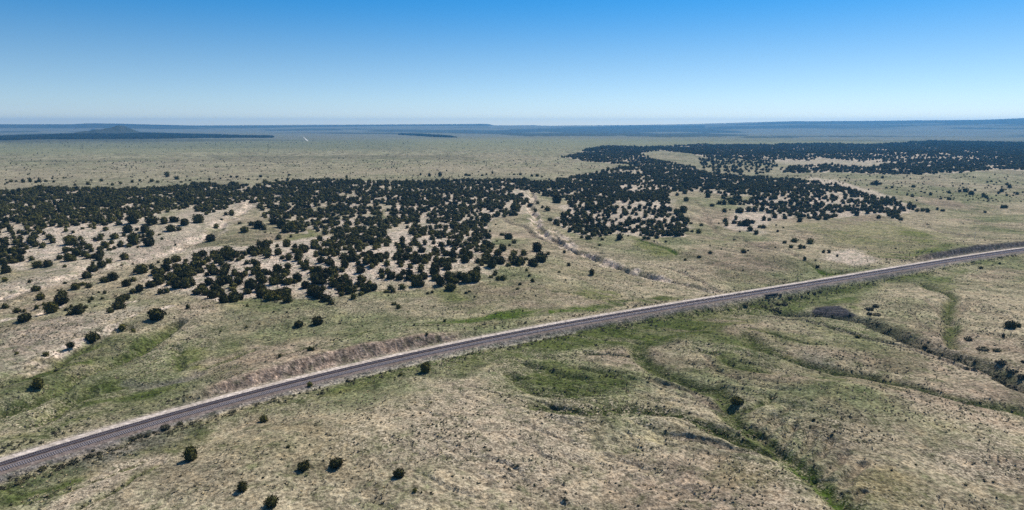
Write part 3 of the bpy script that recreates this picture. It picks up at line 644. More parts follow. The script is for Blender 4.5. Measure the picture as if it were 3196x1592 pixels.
# ------------------------------------------------------------------ railway
def strip(name, m, prof, s0, s1, parent=None, step=2.0):
    """cross-section prof [(u, z)...] swept along the line"""
    ss = np.arange(s0, s1, step); cx = np.interp(ss, RL, RAIL[:, 0]); cy = np.interp(ss, RL, RAIL[:, 1])
    nx = np.interp(ss, RL, RN[:, 0]); ny = np.interp(ss, RL, RN[:, 1]); k = len(prof)
    P = np.array(prof, float); uu, zz = P[:, 0], P[:, 1]
    V = np.stack([cx[:, None] + nx[:, None] * uu, cy[:, None] + ny[:, None] * uu, np.broadcast_to(zz, (len(ss), k))], -1)
    idx = np.arange(len(ss) * k).reshape(len(ss), k); F = np.stack([idx[:-1, :-1], idx[1:, :-1], idx[1:, 1:], idx[:-1, 1:]], -1).reshape(-1, 4)
    return V, F
S0, S1 = 60.0, RL[-1] - 30
def put_strip(name, m, prof, jitter=0.0, parent=None, s0=S0, s1=S1, step=2.0):
    V, F = strip(name, m, prof, s0, s1, step=step)
    if jitter:
        e = vn(V[..., 0] / 3, V[..., 1] / 3, 5) - .5
        V[:, 0, 0] += e[:, 0] * jitter; V[:, -1, 0] += e[:, -1] * jitter; V[:, 0, 1] += e[:, 0] * jitter; V[:, -1, 1] += e[:, -1] * jitter
        V[..., 2] += (vn(V[..., 0] * 1.3, V[..., 1] * 1.3, 8) - .5) * .06
    me = mesh(name, V.reshape(-1, 3), F, m)
    o = obj(name, me, parent)
    if len(me.polygons) and me.polygons[10].normal.z < -.1: me.flip_normals()
    return o
# the service road: cambered, with two wheel ruts
tag(put_strip('service_road', M_road, [(-2.0, -.15), (-1.75, .05), (-1.1, .03), (-.9, .0), (-.6, .04), (0, .10), (.6, .04), (.9, .0), (1.1, .03), (1.6, .05), (2.1, -.2)], .5, step=1.0), 'pale gravel service road running beside the railway', None, None, 'structure')
M_ballast2 = simple('dark_ballast_stone', (.095, .074, .076), .35, 2.2, .95, 0, .12, (.125, .098, .088))
tag(put_strip('ballast', M_ballast2, [(-1.62, -.15), (-1.95, .08), (-2.2, .42), (-2.5, .46), (-3.8, .45), (-5.0, .46), (-5.6, .34)], .25, step=1.0), 'dark stained ballast under the far track', None, None, 'structure')
tag(put_strip('ballast', M_ballast, [(-5.55, .352), (-6.1, .46), (-7.4, .45), (-8.8, .46), (-9.3, .40), (-10.7, -.35), (-11.4, -.5)], .25, step=1.0), 'purplish grey ballast under the near track', None, None, 'structure')
def at_s(s, u, z=0.0):
    i = lambda a: float(np.interp(s, RL, a)); return np.array([i(RAIL[:, 0]) + i(RN[:, 0]) * u, i(RAIL[:, 1]) + i(RN[:, 1]) * u, z])
def track(u0, tie_mat, label, tw):
    mid = (S0 + S1) / 2; base = at_s(200, u0)
    root = D.objects.new('railway_track', None); COL.objects.link(root); root.location = tuple(base); tag(root, label, 'railway track', 'parallel tracks of the railway')
    for du in (-.75, .75):
        prof = [(u0 + du - .07, .60), (u0 + du - .02, .615), (u0 + du - .035, .73), (u0 + du - .035, .77), (u0 + du + .035, .77), (u0 + du + .035, .73), (u0 + du + .02, .615), (u0 + du + .07, .60)]
        V, F = strip('rail', M_rail, prof, S0, S1); V = V.reshape(-1, 3) - base
        obj('rail', mesh('rail', V, F, M_rail), root)
    # sleepers: the hundred that show largest are parts, the rest one mesh
    ss = np.arange(S0 + 10, S1 - 200, .62); P = np.array([at_s(s, u0) for s in ss]); px, py, dep = proj(P[:, 0], P[:, 1], 0 * ss)
    vis = (px > 0) & (px < IW) & (py < IH) & (P[:, 1] > 20); order = np.nonzero(vis)[0]; order = order[np.argsort(dep[order])][:100]; big = set(order.tolist())
    sm = MB(); sm.box((0, 0, 0), (2.6, .27, .20)); tie = mesh('sleeper', sm.v, sm.f, tie_mat)
    rest = MB()
    for i, s in enumerate(ss):
        if dep[i] > 900: continue
        t = np.array([np.interp(s, RL, RT[:, 0]), np.interp(s, RL, RT[:, 1])]); a = math.atan2(t[1], t[0]) - math.pi / 2; p = P[i] + (0, 0, .505)
        if i in big:
            o = obj('sleeper', tie, root, tuple(p - base)); o.rotation_euler = (0, 0, a)
        else:
            ca, sa = math.cos(a), math.sin(a); q = p - base
            rest.box((0, 0, 0), (2.6, .27, .20), lambda v: np.array([v[0] * ca - v[1] * sa + q[0], v[0] * sa + v[1] * ca + q[1], v[2] + q[2]]))
    o = rest.build('sleepers', tie_mat, root); tag(o, kind='stuff')
    return root
track(-3.85, M_wood, 'far railway track on dark wooden sleepers beside the pale service road', 2.6)
track(-7.95, M_conc, 'near railway track with pale concrete sleepers on grey ballast', 2.6)

# ------------------------------------------------------------------ juniper and shrub meshes (unit crown: 1 wide, standing on z = 0)
def icos(level):
    import bmesh
    bm = bmesh.new(); bmesh.ops.create_icosphere(bm, subdivisions=level, radius=1); V = np.array([v.co[:] for v in bm.verts]); F = [tuple(v.index for v in f.verts) for f in bm.faces]; bm.free(); return V, F
def crown(seed, level, leaves, hgt, lsz, squash=.85, lobes=7, core=.46):
    r = np.random.default_rng(seed); V, F = icos(level)
    cen = r.normal(size=(lobes, 3)); cen[:, 2] = np.abs(cen[:, 2]) * .5; cen /= np.linalg.norm(cen, axis=1)[:, None]
    d = V @ cen.T; bump = np.max(np.exp((d - 1) * 5), axis=1)
    rad = core * (.75 + .37 * bump) + r.normal(size=len(V)) * core * .035
    P = V * rad[:, None]; P[:, 2] = P[:, 2] * hgt * 1.32
    P[:, 2] = np.where(P[:, 2] < 0, P[:, 2] * squash, P[:, 2]); P[:, 2] -= P[:, 2].min() * .88
    Vs = [P]; Fs = [list(f) for f in F]; n = len(P)
    if leaves:
        # leaf sprays: small triangles standing out of the surface
        i = r.integers(0, len(P), leaves); j = r.integers(0, len(P), leaves); base = P[i] * (1) + (P[(i + 1) % len(P)] - P[i]) * 0
        c0 = np.array([0, 0, P[:, 2].max() * .35]); dirn = base - c0; dirn /= np.linalg.norm(dirn, axis=1)[:, None] + 1e-6
        base = base + dirn * r.uniform(-.03, .10, (leaves, 1)) + r.normal(size=(leaves, 3)) * .03
        base[:, 2] = np.maximum(base[:, 2], .02)
        a = r.normal(size=(leaves, 3)); a /= np.linalg.norm(a, axis=1)[:, None]; b = dirn + r.normal(size=(leaves, 3)) * .6; b /= np.linalg.norm(b, axis=1)[:, None]
        sz = lsz * r.uniform(.6, 1.4, (leaves, 1))
        Q = np.stack([base - a * sz * .6, base + a * sz * .6, base + b * sz + a * sz * .3, base + b * sz * .9 - a * sz * .4], 1).reshape(-1, 3); Vs.append(Q)
        Fs += [[n + 4 * k, n + 4 * k + 1, n + 4 * k + 2, n + 4 * k + 3] for k in range(leaves)]
    return np.vstack(Vs), Fs
def crown_mesh(name, m, *a, **k):
    V, F = crown(*a, **k); me = mesh(name, V, [tuple(f) for f in F], m); return me
J_near = [crown_mesh('juniper_crown', M_jun, 10 + i, 3, 520, h, .10, lobes=l) for i, (h, l) in enumerate(((.85, 7), (1.0, 6), (.72, 9), (.92, 5), (.8, 8), (1.1, 6)))]
J_mid = [crown_mesh('juniper_crown_mid', M_jun, 30 + i, 2, 110, h, .15, lobes=l) for i, (h, l) in enumerate(((.8, 6), (.95, 5), (.7, 7), (.88, 4), (1.05, 6)))]
B_near = [crown_mesh('shrub_crown', M_brush, 60 + i, 2, 160, h, .15, lobes=6, squash=.3) for i, h in enumerate((.7, .55, .8))]
B_small = [crown_mesh('low_shrub', M_brush, 70 + i, 1, 26, h, .26, lobes=4, squash=.2) for i, h in enumerate((.7, .55, .85))]
S_small = [crown_mesh('sage_clump', M_sage, 80 + i, 1, 26, h, .26, lobes=4, squash=.2) for i, h in enumerate((.6, .5, .7))]
def trunk_mesh():
    b = MB(); b.tube((0, 0, -.06), (.01, .0, .12), .055, .04); b.tube((.01, 0, .10), (.14, .05, .34), .03, .012); b.tube((.01, 0, .10), (-.12, .06, .36), .028, .012); b.tube((.01, 0, .1), (.0, -.12, .38), .026, .01)
    return mesh('juniper_trunk', b.v, b.f, M_bark)
T_mesh = trunk_mesh()

# explicit trees traced from the photograph: (crop, [(x, foot y, crown width), ...])
EX = [
 ('K4', [(955, 1045, 68), (1530, 1095, 58), (1693, 1085, 65), (1217, 1200, 52), (1365, 1280, 68), (1328, 845, 42), (1563, 665, 32), (1565, 482, 38), (1412, 515, 24), (180, 682, 60), (220, 508, 35), (348, 475, 40), (457, 445, 68), (610, 378, 38), (670, 388, 28), (778, 335, 80), (110, 340, 60), (1505, 365, 46), (1602, 355, 58),
   (1244, 365, 16), (1310, 346, 12), (1113, 386, 14), (1718, 344, 14), (1455, 972, 20), (945, 268, 24), (1025, 265, 10), (1248, 252, 14), (1308, 264, 10), (1383, 286, 12), (1450, 288, 12), (1457, 310, 10), (80, 500, 22)]),
 ('L6', [(50, 68, 100), (38, 168, 70), (358, 178, 55), (425, 290, 100), (487, 400, 105), (440, 515, 75), (535, 455, 40), (735, 475, 165), (755, 350, 110), (605, 575, 160), (40, 505, 90), (190, 560, 90), (290, 545, 50), (815, 530, 60), (880, 490, 50), (1000, 460, 40), (1065, 500, 60), (940, 580, 160), (850, 590, 80),
   (1140, 395, 65), (1110, 425, 40), (1230, 305, 40), (1300, 315, 50), (1270, 385, 50), (1180, 475, 28), (1020, 215, 85), (920, 270, 100), (1100, 245, 80), (800, 190, 50), (720, 275, 28), (765, 260, 28), (1060, 130, 110), (1290, 180, 110), (1390, 160, 120), (1560, 230, 110), (1655, 165, 80), (1650, 315, 90), (1730, 295, 100),
   (1990, 322, 90), (2070, 310, 90), (1360, 560, 90), (1460, 520, 145), (1480, 440, 120), (1550, 400, 110), (1440, 348, 28), (1135, 40, 110), (1750, 70, 140), (1680, 55, 80), (2010, 80, 90), (2180, 80, 70), (2280, 60, 80)]),
 ('L1', [(50, 1265, 110), (440, 1200, 110), (570, 1190, 110), (830, 1120, 120), (905, 1110, 70), (800, 1190, 55), (720, 1080, 70), (1140, 1250, 120), (1250, 1195, 110), (1345, 1140, 80), (1215, 1110, 100), (1150, 1150, 50), (1080, 1085, 90), (1170, 1080, 100), (1240, 1060, 100), (1130, 1000, 80), (940, 1050, 125), (990, 965, 80), (800, 1010, 95),
   (850, 920, 150), (1290, 950, 105), (1215, 860, 48), (1410, 840, 100), (1580, 760, 115), (1540, 800, 55), (1640, 920, 150), (1600, 938, 70), (1840, 930, 135), (1720, 825, 75), (1790, 760, 120), (1860, 800, 100), (1880, 850, 70), (1870, 660, 150), (1640, 650, 140), (1720, 940, 36), (1535, 1100, 108), (1515, 1168, 46), (1660, 1155, 32),
   (2040, 650, 100), (2160, 630, 110), (2290, 670, 110), (2120, 745, 110), (2230, 730, 75), (2460, 640, 130), (2020, 842, 38), (1990, 785, 45), (2080, 1160, 100), (2190, 1130, 110), (1880, 1212, 90), (2310, 1120, 65), (1970, 1135, 45), (2190, 915, 36), (40, 1160, 90), (110, 1120, 85)]),
 ('L1', [(500, 190, 60), (80, 135, 38), (125, 120, 48), (195, 115, 38), (275, 130, 56), (365, 120, 58), (440, 130, 45), (480, 120, 55), (560, 120, 48), (650, 82, 28), (665, 125, 36), (790, 72, 28), (1130, 100, 32), (1260, 110, 44), (1090, 155, 55), (930, 165, 36), (1500, 140, 44), (1645, 125, 46), (1745, 102, 36), (1885, 115, 58), (1965, 127, 50), (2200, 92, 75), (2370, 105, 38), (2265, 127, 38), (2080, 55, 75), (1400, 162, 36)]),
 ('L2', [(50, 870, 108), (480, 755, 105), (650, 710, 120), (730, 720, 75), (570, 668, 85), (850, 652, 105), (940, 700, 115), (945, 640, 55), (1050, 750, 150), (915, 840, 78), (815, 892, 62), (1070, 812, 42), (1010, 938, 98), (895, 937, 55), (1105, 1010, 90), (130, 702, 75), (430, 642, 46), (200, 592, 42), (280, 960, 66), (580, 965, 80), (740, 960, 125), (250, 1040, 140), (475, 862, 24), (665, 867, 28), (750, 752, 28), (820, 762, 24), (320, 532, 90), (250, 532, 55),
   (50, 95, 38), (190, 82, 28), (320, 62, 33), (395, 60, 38), (540, 92, 36), (690, 57, 46), (735, 130, 70), (885, 110, 48), (960, 77, 28), (1030, 102, 48), (1095, 120, 58), (1170, 107, 58), (1310, 115, 50), (1350, 112, 55), (1045, 37, 33), (1465, 97, 38), (1520, 87, 48), (1770, 67, 38), (1770, 112, 55), (280, 97, 28), (650, 92, 28), (785, 62, 28)]),
 ('L3', [(560, 930, 100), (640, 940, 90), (610, 850, 110), (810, 902, 98), (970, 832, 98), (590, 1032, 44), (660, 1112, 85), (1150, 792, 74), (1230, 842, 100), (1300, 892, 78), (1245, 922, 48), (1300, 1030, 95), (1160, 988, 105), (920, 1000, 88), (1000, 960, 105), (1730, 1032, 54), (1590, 1000, 130), (1640, 1130, 150), (1540, 1172, 125), (1380, 1160, 130), (1420, 1042, 95), (1310, 1110, 90), (1130, 1142, 115), (1020, 1202, 130), (990, 1092, 85), (1990, 1172, 62), (1460, 1232, 38), (1865, 1252, 38), (2275, 1290, 82), (1065, 1283, 62), (1180, 562, 55), (1070, 657, 28), (1000, 742, 36), (1500, 432, 85), (1570, 492, 60), (1655, 447, 48), (1720, 487, 90), (1600, 392, 55), (1840, 392, 115), (1755, 602, 64), (1830, 652, 78), (1930, 1007, 44), (1085, 862, 36), (2375, 917, 42), (2410, 847, 58), (2230, 842, 88), (2150, 822, 58), (960, 628, 105), (1270, 542, 78), (1320, 482, 130),
   (240, 47, 46), (130, 32, 33), (370, 42, 56), (700, 40, 50), (740, 45, 45), (900, 42, 36), (955, 27, 30), (1030, 12, 30), (1300, 27, 30), (1380, 32, 48), (1520, 47, 38), (1590, 47, 56), (1570, 112, 28), (1650, 62, 28), (1740, 92, 28), (140, 87, 24)]),
 ('L4', [(60, 848, 92), (40, 722, 75), (165, 797, 28), (320, 792, 48), (370, 838, 60), (420, 838, 60), (525, 827, 60), (635, 872, 42), (620, 795, 90), (700, 792, 100), (790, 802, 100), (840, 795, 70), (730, 742, 95), (240, 642, 66), (970, 747, 54), (1050, 762, 75), (955, 642, 42), (1085, 667, 55), (885, 662, 75), (860, 502, 100), (850, 452, 36), (900, 362, 74), (780, 292, 55), (880, 272, 76), (1165, 317, 76), (1225, 427, 78), (1310, 400, 75), (1370, 402, 70), (1460, 402, 85), (1375, 497, 62), (1440, 472, 28), (1385, 622, 72), (1400, 672, 66), (1515, 592, 56), (1500, 642, 75), (1590, 672, 95), (1660, 672, 100), (1725, 642, 85), (1820, 692, 75), (1865, 700, 60), (1700, 732, 85), (1775, 772, 78), (1870, 602, 60), (1940, 602, 55), (1570, 508, 105), (1680, 492, 85), (1760, 490, 85), (1850, 485, 85), (1930, 512, 80), (2010, 572, 78), (2130, 582, 68), (2320, 622, 78), (1300, 642, 28), (1565, 742, 28), (1490, 847, 30), (2020, 662, 28), (2110, 692, 28), (2040, 742, 34), (2125, 888, 58), (2250, 878, 84), (2450, 895, 84), (2210, 948, 60), (2325, 955, 60), (2370, 952, 55), (2380, 1092, 48), (2510, 1102, 30), (2540, 1195, 58), (1195, 1018, 58), (1055, 1068, 56), (880, 1102, 38), (1190, 917, 24), (1330, 962, 24), (1615, 1012, 68), (1665, 982, 28), (2010, 942, 28), (490, 862, 24), (670, 452, 30)]),
 ('L5', [(1040, 602, 68), (990, 582, 56), (930, 572, 56), (885, 552, 56), (760, 577, 64), (1370, 497, 56), (1305, 487, 56), (1240, 492, 56), (1200, 440, 70), (1150, 420, 60), (1140, 462, 50), (1560, 487, 62), (1490, 467, 36), (1190, 187, 56), (680, 155, 55), (725, 155, 60), (770, 150, 56), (850, 202, 28), (925, 192, 38), (805, 67, 44), (1175, 307, 46), (1105, 287, 28), (1285, 242, 30), (1330, 257, 33), (1405, 282, 44), (1230, 352, 24), (1535, 332, 28), (1640, 347, 64), (1640, 257, 44), (1775, 242, 55), (1850, 250, 75), (1920, 282, 80), (1960, 227, 36), (2070, 300, 56), (2110, 322, 56), (2090, 502, 38), (2310, 447, 56), (2350, 447, 56), (2115, 122, 28), (2165, 117, 33), (2365, 152, 36), (2400, 192, 55), (2300, 242, 60), (2255, 267, 36), (2360, 292, 36), (2490, 277, 48), (2560, 252, 30), (1555, 227, 24), (625, 217, 24), (330, 107, 28), (65, 1007, 48), (135, 1007, 52), (235, 1052, 33), (965, 952, 30), (2040, 1207, 58), (2180, 1162, 24), (2270, 1147, 33)]),
 ('L8', [(700, 585, 90), (1180, 548, 115), (1300, 472, 135), (1500, 512, 140), (1620, 502, 140), (1300, 612, 130), (1355, 572, 66), (1075, 627, 44), (1020, 642, 44), (500, 625, 80), (580, 627, 90), (240, 632, 120), (190, 662, 76), (85, 712, 92), (600, 782, 78), (650, 827, 78), (1810, 437, 68), (1865, 407, 60), (1905, 472, 80), (1965, 472, 84), (2260, 347, 38), (2295, 417, 48), (2335, 492, 60), (2180, 527, 48), (2145, 582, 44), (1500, 637, 50), (1545, 615, 38), (1610, 677, 34), (755, 652, 24), (1230, 988, 48), (800, 947, 24), (560, 1037, 28), (860, 558, 105), (850, 480, 110), (920, 480, 100), (1420, 427, 88), (715, 402, 88), (2375, 662, 26), (2215, 852, 22), (530, 662, 28)]),
 ('L7', [(690, 657, 115), (800, 662, 115), (880, 702, 125), (1020, 757, 125), (1130, 747, 145), (1220, 722, 105), (1320, 642, 105), (1480, 692, 115), (1590, 732, 135), (1700, 722, 115), (1820, 752, 125), (2210, 712, 145), (2300, 742, 125), (2370, 777, 95), (2500, 672, 88), (110, 562, 125), (200, 532, 125), (430, 582, 145), (540, 572, 125), (1325, 797, 38), (580, 822, 48), (770, 822, 22), (1470, 817, 22), (1660, 867, 28), (1825, 872, 28), (1840, 932, 33)]),
 ('N8', [(2110, 837, 135), (1800, 862, 60), (2130, 355, 44)]),
 ('K6', [(300, 818, 52), (1530, 472, 42), (1565, 465, 22), (1493, 510, 17), (840, 514, 26)]),
 ('K5', [(312, 1128, 58), (395, 1200, 28), (430, 1200, 13), (425, 797, 11), (530, 880, 11)]),
 ('M6', [(630, 562, 28), (800, 652, 22), (1160, 647, 20), (1040, 727, 18), (1460, 922, 20), (2095, 1064, 24), (2210, 624, 15), (2120, 1192, 18)]),
]
EXS = [  # dark roadside shrubs by the track
 ('N6', [(2065, 262, 105), (1750, 362, 68), (1840, 357, 68), (1660, 397, 86), (1120, 622, 105), (1250, 582, 66), (1090, 552, 56), (1165, 537, 38), (930, 692, 100), (620, 687, 110), (780, 652, 66), (540, 767, 86), (680, 742, 66), (770, 747, 76), (705, 792, 48), (335, 882, 86), (290, 912, 56), (230, 952, 76), (350, 962, 38), (2250, 207, 66), (2380, 152, 52), (1930, 312, 46), (400, 432, 56), (520, 442, 56), (340, 462, 28), (240, 472, 28), (130, 477, 36), (40, 552, 46), (25, 507, 33), (20, 1020, 60), (120, 880, 40), (480, 800, 40)]),
 ('N7', [(350, 300, 90), (900, 205, 70), (1130, 130, 50), (1210, 130, 60), (1280, 125, 50), (760, 280, 80), (840, 290, 90), (1900, 350, 120), (1980, 310, 90), (2000, 420, 110), (1900, 410, 90)]),
 ('K6', [(1480, 625, 50), (1530, 665, 55), (1575, 690, 50), (1580, 620, 30), (1330, 520, 45), (1400, 565, 55), (1460, 570, 40)]),
]
# forests: (density 0..1, polygon in photo pixels); later entries override earlier ones
FZ = []
def zone(dn, crop, pts): FZ.append((dn, [p[:2] for p in S(crop, *pts)]))
zone(.76, 'S', [(-300, 600), (0, 597), (60, 594), (130, 585), (200, 588), (330, 590), (450, 590), (560, 583), (640, 573), (730, 576), (800, 580), (860, 572), (940, 566), (1050, 560), (1130, 566), (1230, 569), (1280, 568), (1340, 562), (1400, 558), (1440, 552), (1500, 560), (1540, 552), (1570, 545), (1620, 552), (1670, 570), (1700, 568), (1760, 560), (1830, 545), (1900, 530), (1960, 522), (2030, 512), (2100, 520), (2200, 540), (2300, 550), (2400, 556), (2500, 562), (2560, 572), (2640, 590), (2700, 605),
   (2790, 622), (2850, 642), (2900, 660), (2830, 655), (2800, 670), (2800, 685), (2740, 668), (2600, 680), (2560, 690), (2500, 680), (2440, 664), (2380, 650), (2330, 628), (2260, 610), (2200, 600), (2090, 598), (2080, 620), (2090, 645), (2110, 680), (2130, 700), (2140, 735), (2060, 735), (1990, 730), (1920, 725), (1880, 730), (1830, 745), (1760, 715), (1720, 690), (1760, 665), (1740, 640), (1700, 610), (1660, 600), (1620, 600), (1640, 650), (1600, 680), (1520, 700), (1510, 745), (1500, 800), (1420, 800), (1300, 800), (1200, 800), (1100, 790), (1000, 800), (900, 770), (960, 770), (1010, 740), (1000, 728), (900, 690), (860, 682), (800, 680), (800, 640), (740, 632), (690, 660), (640, 682), (600, 650), (560, 655), (480, 672), (420, 690), (360, 692), (300, 715), (230, 722), (150, 740), (60, 800), (0, 830), (-300, 850)])
zone(.62, 'S', [(0, 700), (60, 700), (90, 722), (150, 725), (230, 722), (300, 714), (260, 760), (250, 800), (160, 805), (90, 815), (0, 830)])
zone(.18, 'L1', [(600, 740), (1000, 690), (1560, 640), (1900, 560), (1900, 900), (1500, 1000), (1300, 960), (1050, 1060), (640, 1100), (560, 900)])
zone(.0, 'L1', [(1700, 900), (2566, 620), (2566, 1000), (2000, 1000), (1300, 1283), (1300, 1000)])
zone(.0, 'L1', [(640, 800), (750, 800), (760, 900), (700, 1060), (650, 1060), (700, 960)])
zone(.0, 'L1', [(480, 850), (560, 750), (570, 780), (510, 900), (500, 1020), (430, 1040), (440, 980)])
zone(.60, 'L7', [(60, 555), (130, 400), (300, 330), (560, 300), (640, 180), (760, 130), (1000, 110), (1300, 100), (1500, 30), (1700, 60), (1760, 160), (2000, 60), (2566, 30), (2566, 640), (2300, 720), (2150, 700), (2100, 640), (1900, 620), (1850, 730), (1500, 710), (1450, 620), (1280, 650), (1200, 730), (1000, 745), (800, 660), (640, 640), (600, 520), (360, 570), (300, 520), (200, 500)])
zone(.44, 'S', [(1060, 765), (1300, 700), (1500, 700), (1560, 800), (1620, 800), (1700, 830), (1670, 835), (1560, 830), (1540, 880), (1480, 890), (1360, 885), (1290, 905), (1200, 905), (1080, 920)])
zone(.45, 'L2', [(1800, 850), (2566, 620), (2700, 700), (2566, 1100), (2100, 1283), (1900, 1100), (1650, 1150), (1700, 950)])
zone(.35, 'L3', [(400, 820), (900, 700), (1000, 900), (900, 1080), (500, 1060), (380, 960)])
for q in ([(1200, 590), (1280, 320), (1320, 310), (1230, 480), (1210, 600)], [(1330, 170), (1480, 160), (1480, 220), (1400, 240)], [(1490, 240), (1560, 200), (1720, 190), (1600, 250)], [(1620, 440), (1740, 440), (1680, 510), (1600, 490)], [(1820, 420), (1960, 260), (2000, 300), (1900, 420)], [(1900, 700), (1940, 560), (2010, 560), (2150, 660), (2150, 720), (1900, 740)], [(1280, 760), (1290, 680), (1430, 620), (1430, 700), (1520, 710)], [(2290, 460), (2340, 360), (2390, 360), (2330, 480)], [(860, 330), (900, 340), (900, 400)], [(1050, 280), (1250, 270), (1100, 310)], [(340, 560), (560, 580), (690, 530), (560, 600), (360, 610)], [(2340, 580), (2440, 560), (2480, 700), (2380, 700)]):
    zone(0, 'L7', q)
zone(.0, 'L2', [(-100, 560), (380, 430), (620, 370), (700, 420), (700, 580), (1060, 540), (1000, 600), (1080, 620), (1060, 760), (1440, 740), (1460, 790), (1300, 900), (1150, 950), (1000, 800), (900, 960), (640, 860), (300, 900), (0, 980)])
zone(.5, 'L2', [(960, 560), (1160, 540), (1230, 640), (1300, 760), (1060, 760), (960, 740)])
zone(.9, 'L2', [(900, 640), (1150, 640), (1150, 740), (1000, 760), (920, 700)])
zone(0, 'L2', [(1440, 620), (1540, 660), (1460, 690), (1480, 780), (1680, 780), (1640, 830), (1430, 790)])
zone(0, 'L2', [(1240, 460), (1420, 420), (1500, 420), (1640, 360), (1640, 400), (1430, 470), (1400, 500), (1280, 490)])
zone(0, 'L2', [(2260, 760), (2500, 620), (2560, 680), (2500, 860), (2350, 850), (2330, 1000), (2300, 950), (2320, 850)])
zone(0, 'L2', [(2220, 460), (2280, 450), (2260, 600), (2210, 590)])
zone(0, 'L3', [(130, 500), (220, 510), (220, 640), (420, 650), (500, 590), (540, 600), (440, 690), (200, 690), (140, 640)])
zone(.0, 'L3', [(1050, 560), (1330, 540), (1400, 440), (1480, 400), (1480, 260), (1280, 250), (1280, 190), (1480, 230), (1600, 260), (1700, 300), (1960, 320), (2000, 400), (1960, 520), (1800, 560), (1720, 640), (1900, 760), (2100, 780), (2200, 900), (2566, 900), (2700, 1283), (1760, 1283), (1750, 960), (1340, 860), (950, 640)])
zone(.45, 'L3', [(760, 340), (1400, 280), (1480, 360), (1300, 540), (1050, 560), (900, 600), (780, 560)])
zone(.58, 'L4', [(-620, 560), (-300, 380), (0, 360), (200, 230), (560, 260), (640, 180), (700, 500), (860, 500), (920, 640), (870, 790), (560, 800), (100, 740), (-200, 800), (-600, 740)])
zone(.25, 'L4', [(-300, 540), (0, 380), (460, 400), (440, 620), (140, 620), (100, 720), (-200, 700)])
zone(0, 'L4', [(620, 250), (1270, 260), (1300, 420), (1200, 480), (1300, 560), (1100, 640), (900, 600), (800, 460), (680, 460), (680, 320)])
zone(.36, 'L4', [(1280, 280), (1700, 300), (1800, 380), (2050, 440), (2566, 560), (2566, 400), (2150, 300), (2200, 200), (2566, 200), (2566, 560), (2300, 560), (1980, 520), (1700, 400), (1500, 420)])
zone(.52, 'L5', [(-120, 120), (200, 150), (400, 250), (500, 360), (900, 380), (1040, 420), (1000, 540), (800, 500), (300, 540), (0, 600), (-400, 520), (-400, 200)])
zone(.30, 'L5', [(20, 150), (200, 170), (360, 230), (440, 330), (340, 360), (200, 300), (60, 260)])
zone(0, 'S', [(2560, 720), (2300, 690), (2400, 672), (2440, 690), (2600, 700), (2900, 690), (2800, 688)])
# upper right woods
zone(.58, 'S', [(1755, 491), (1810, 477), (1830, 466), (1880, 456), (2000, 458), (2100, 456), (2200, 452), (2400, 452), (2560, 450), (2700, 453), (2820, 448), (2900, 441), (3000, 443), (3196, 447), (3500, 450), (3500, 545), (3196, 532), (3100, 528), (3050, 500), (2960, 490), (2850, 492), (2800, 505), (2690, 508), (2560, 502), (2500, 500), (2400, 498), (2300, 505), (2200, 490), (2150, 478), (2060, 470), (1990, 480), (2050, 500), (2150, 520), (2200, 540), (2100, 540), (1980, 515), (1900, 510), (1840, 505)])
zone(.5, 'S', [(2100, 455), (2200, 450), (2300, 470), (2420, 480), (2560, 485), (2560, 503), (2400, 500), (2300, 505), (2200, 492)])
zone(.30, 'S', [(2180, 495), (2400, 496), (2430, 520), (2380, 545), (2260, 548), (2200, 530)])
zone(.60, 'S', [(2430, 528), (2480, 520), (2560, 515), (2680, 520), (2700, 528), (2760, 515), (2850, 495), (2960, 492), (3050, 500), (3100, 530), (3000, 540), (2900, 545), (2800, 545), (2700, 542), (2600, 538), (2500, 540), (2440, 538)])
zone(.76, 'S', [(2440, 525), (2600, 515), (2600, 525), (2470, 536)])
zone(.0, 'S', [(2560, 492), (2700, 507), (2760, 500), (2700, 515), (2600, 514), (2500, 512)])
zone(.10, 'S', [(2400, 545), (3196, 545), (3196, 640), (2900, 620), (2600, 570)])
# distant belts on the left and centre
zone(.95, 'S', [(-300, 428), (0, 425), (150, 421), (330, 416), (500, 416), (640, 420), (760, 424), (850, 425), (850, 430), (640, 431), (500, 433), (300, 434), (120, 435), (0, 438), (-300, 440)])
zone(.9, 'S', [(1250, 418), (1320, 419), (1400, 425), (1430, 430), (1340, 427), (1250, 421)])
zone(.0, 'S', [(940, 415), (1250, 417), (1250, 419.5), (940, 418)])
zone(.012, 'S', [(0, 440), (1750, 440), (1750, 500), (0, 520)])
zone(.06, 'S', [(0, 500), (1750, 500), (1900, 520), (1700, 560), (1300, 566), (900, 560), (0, 590)])

build_ground()

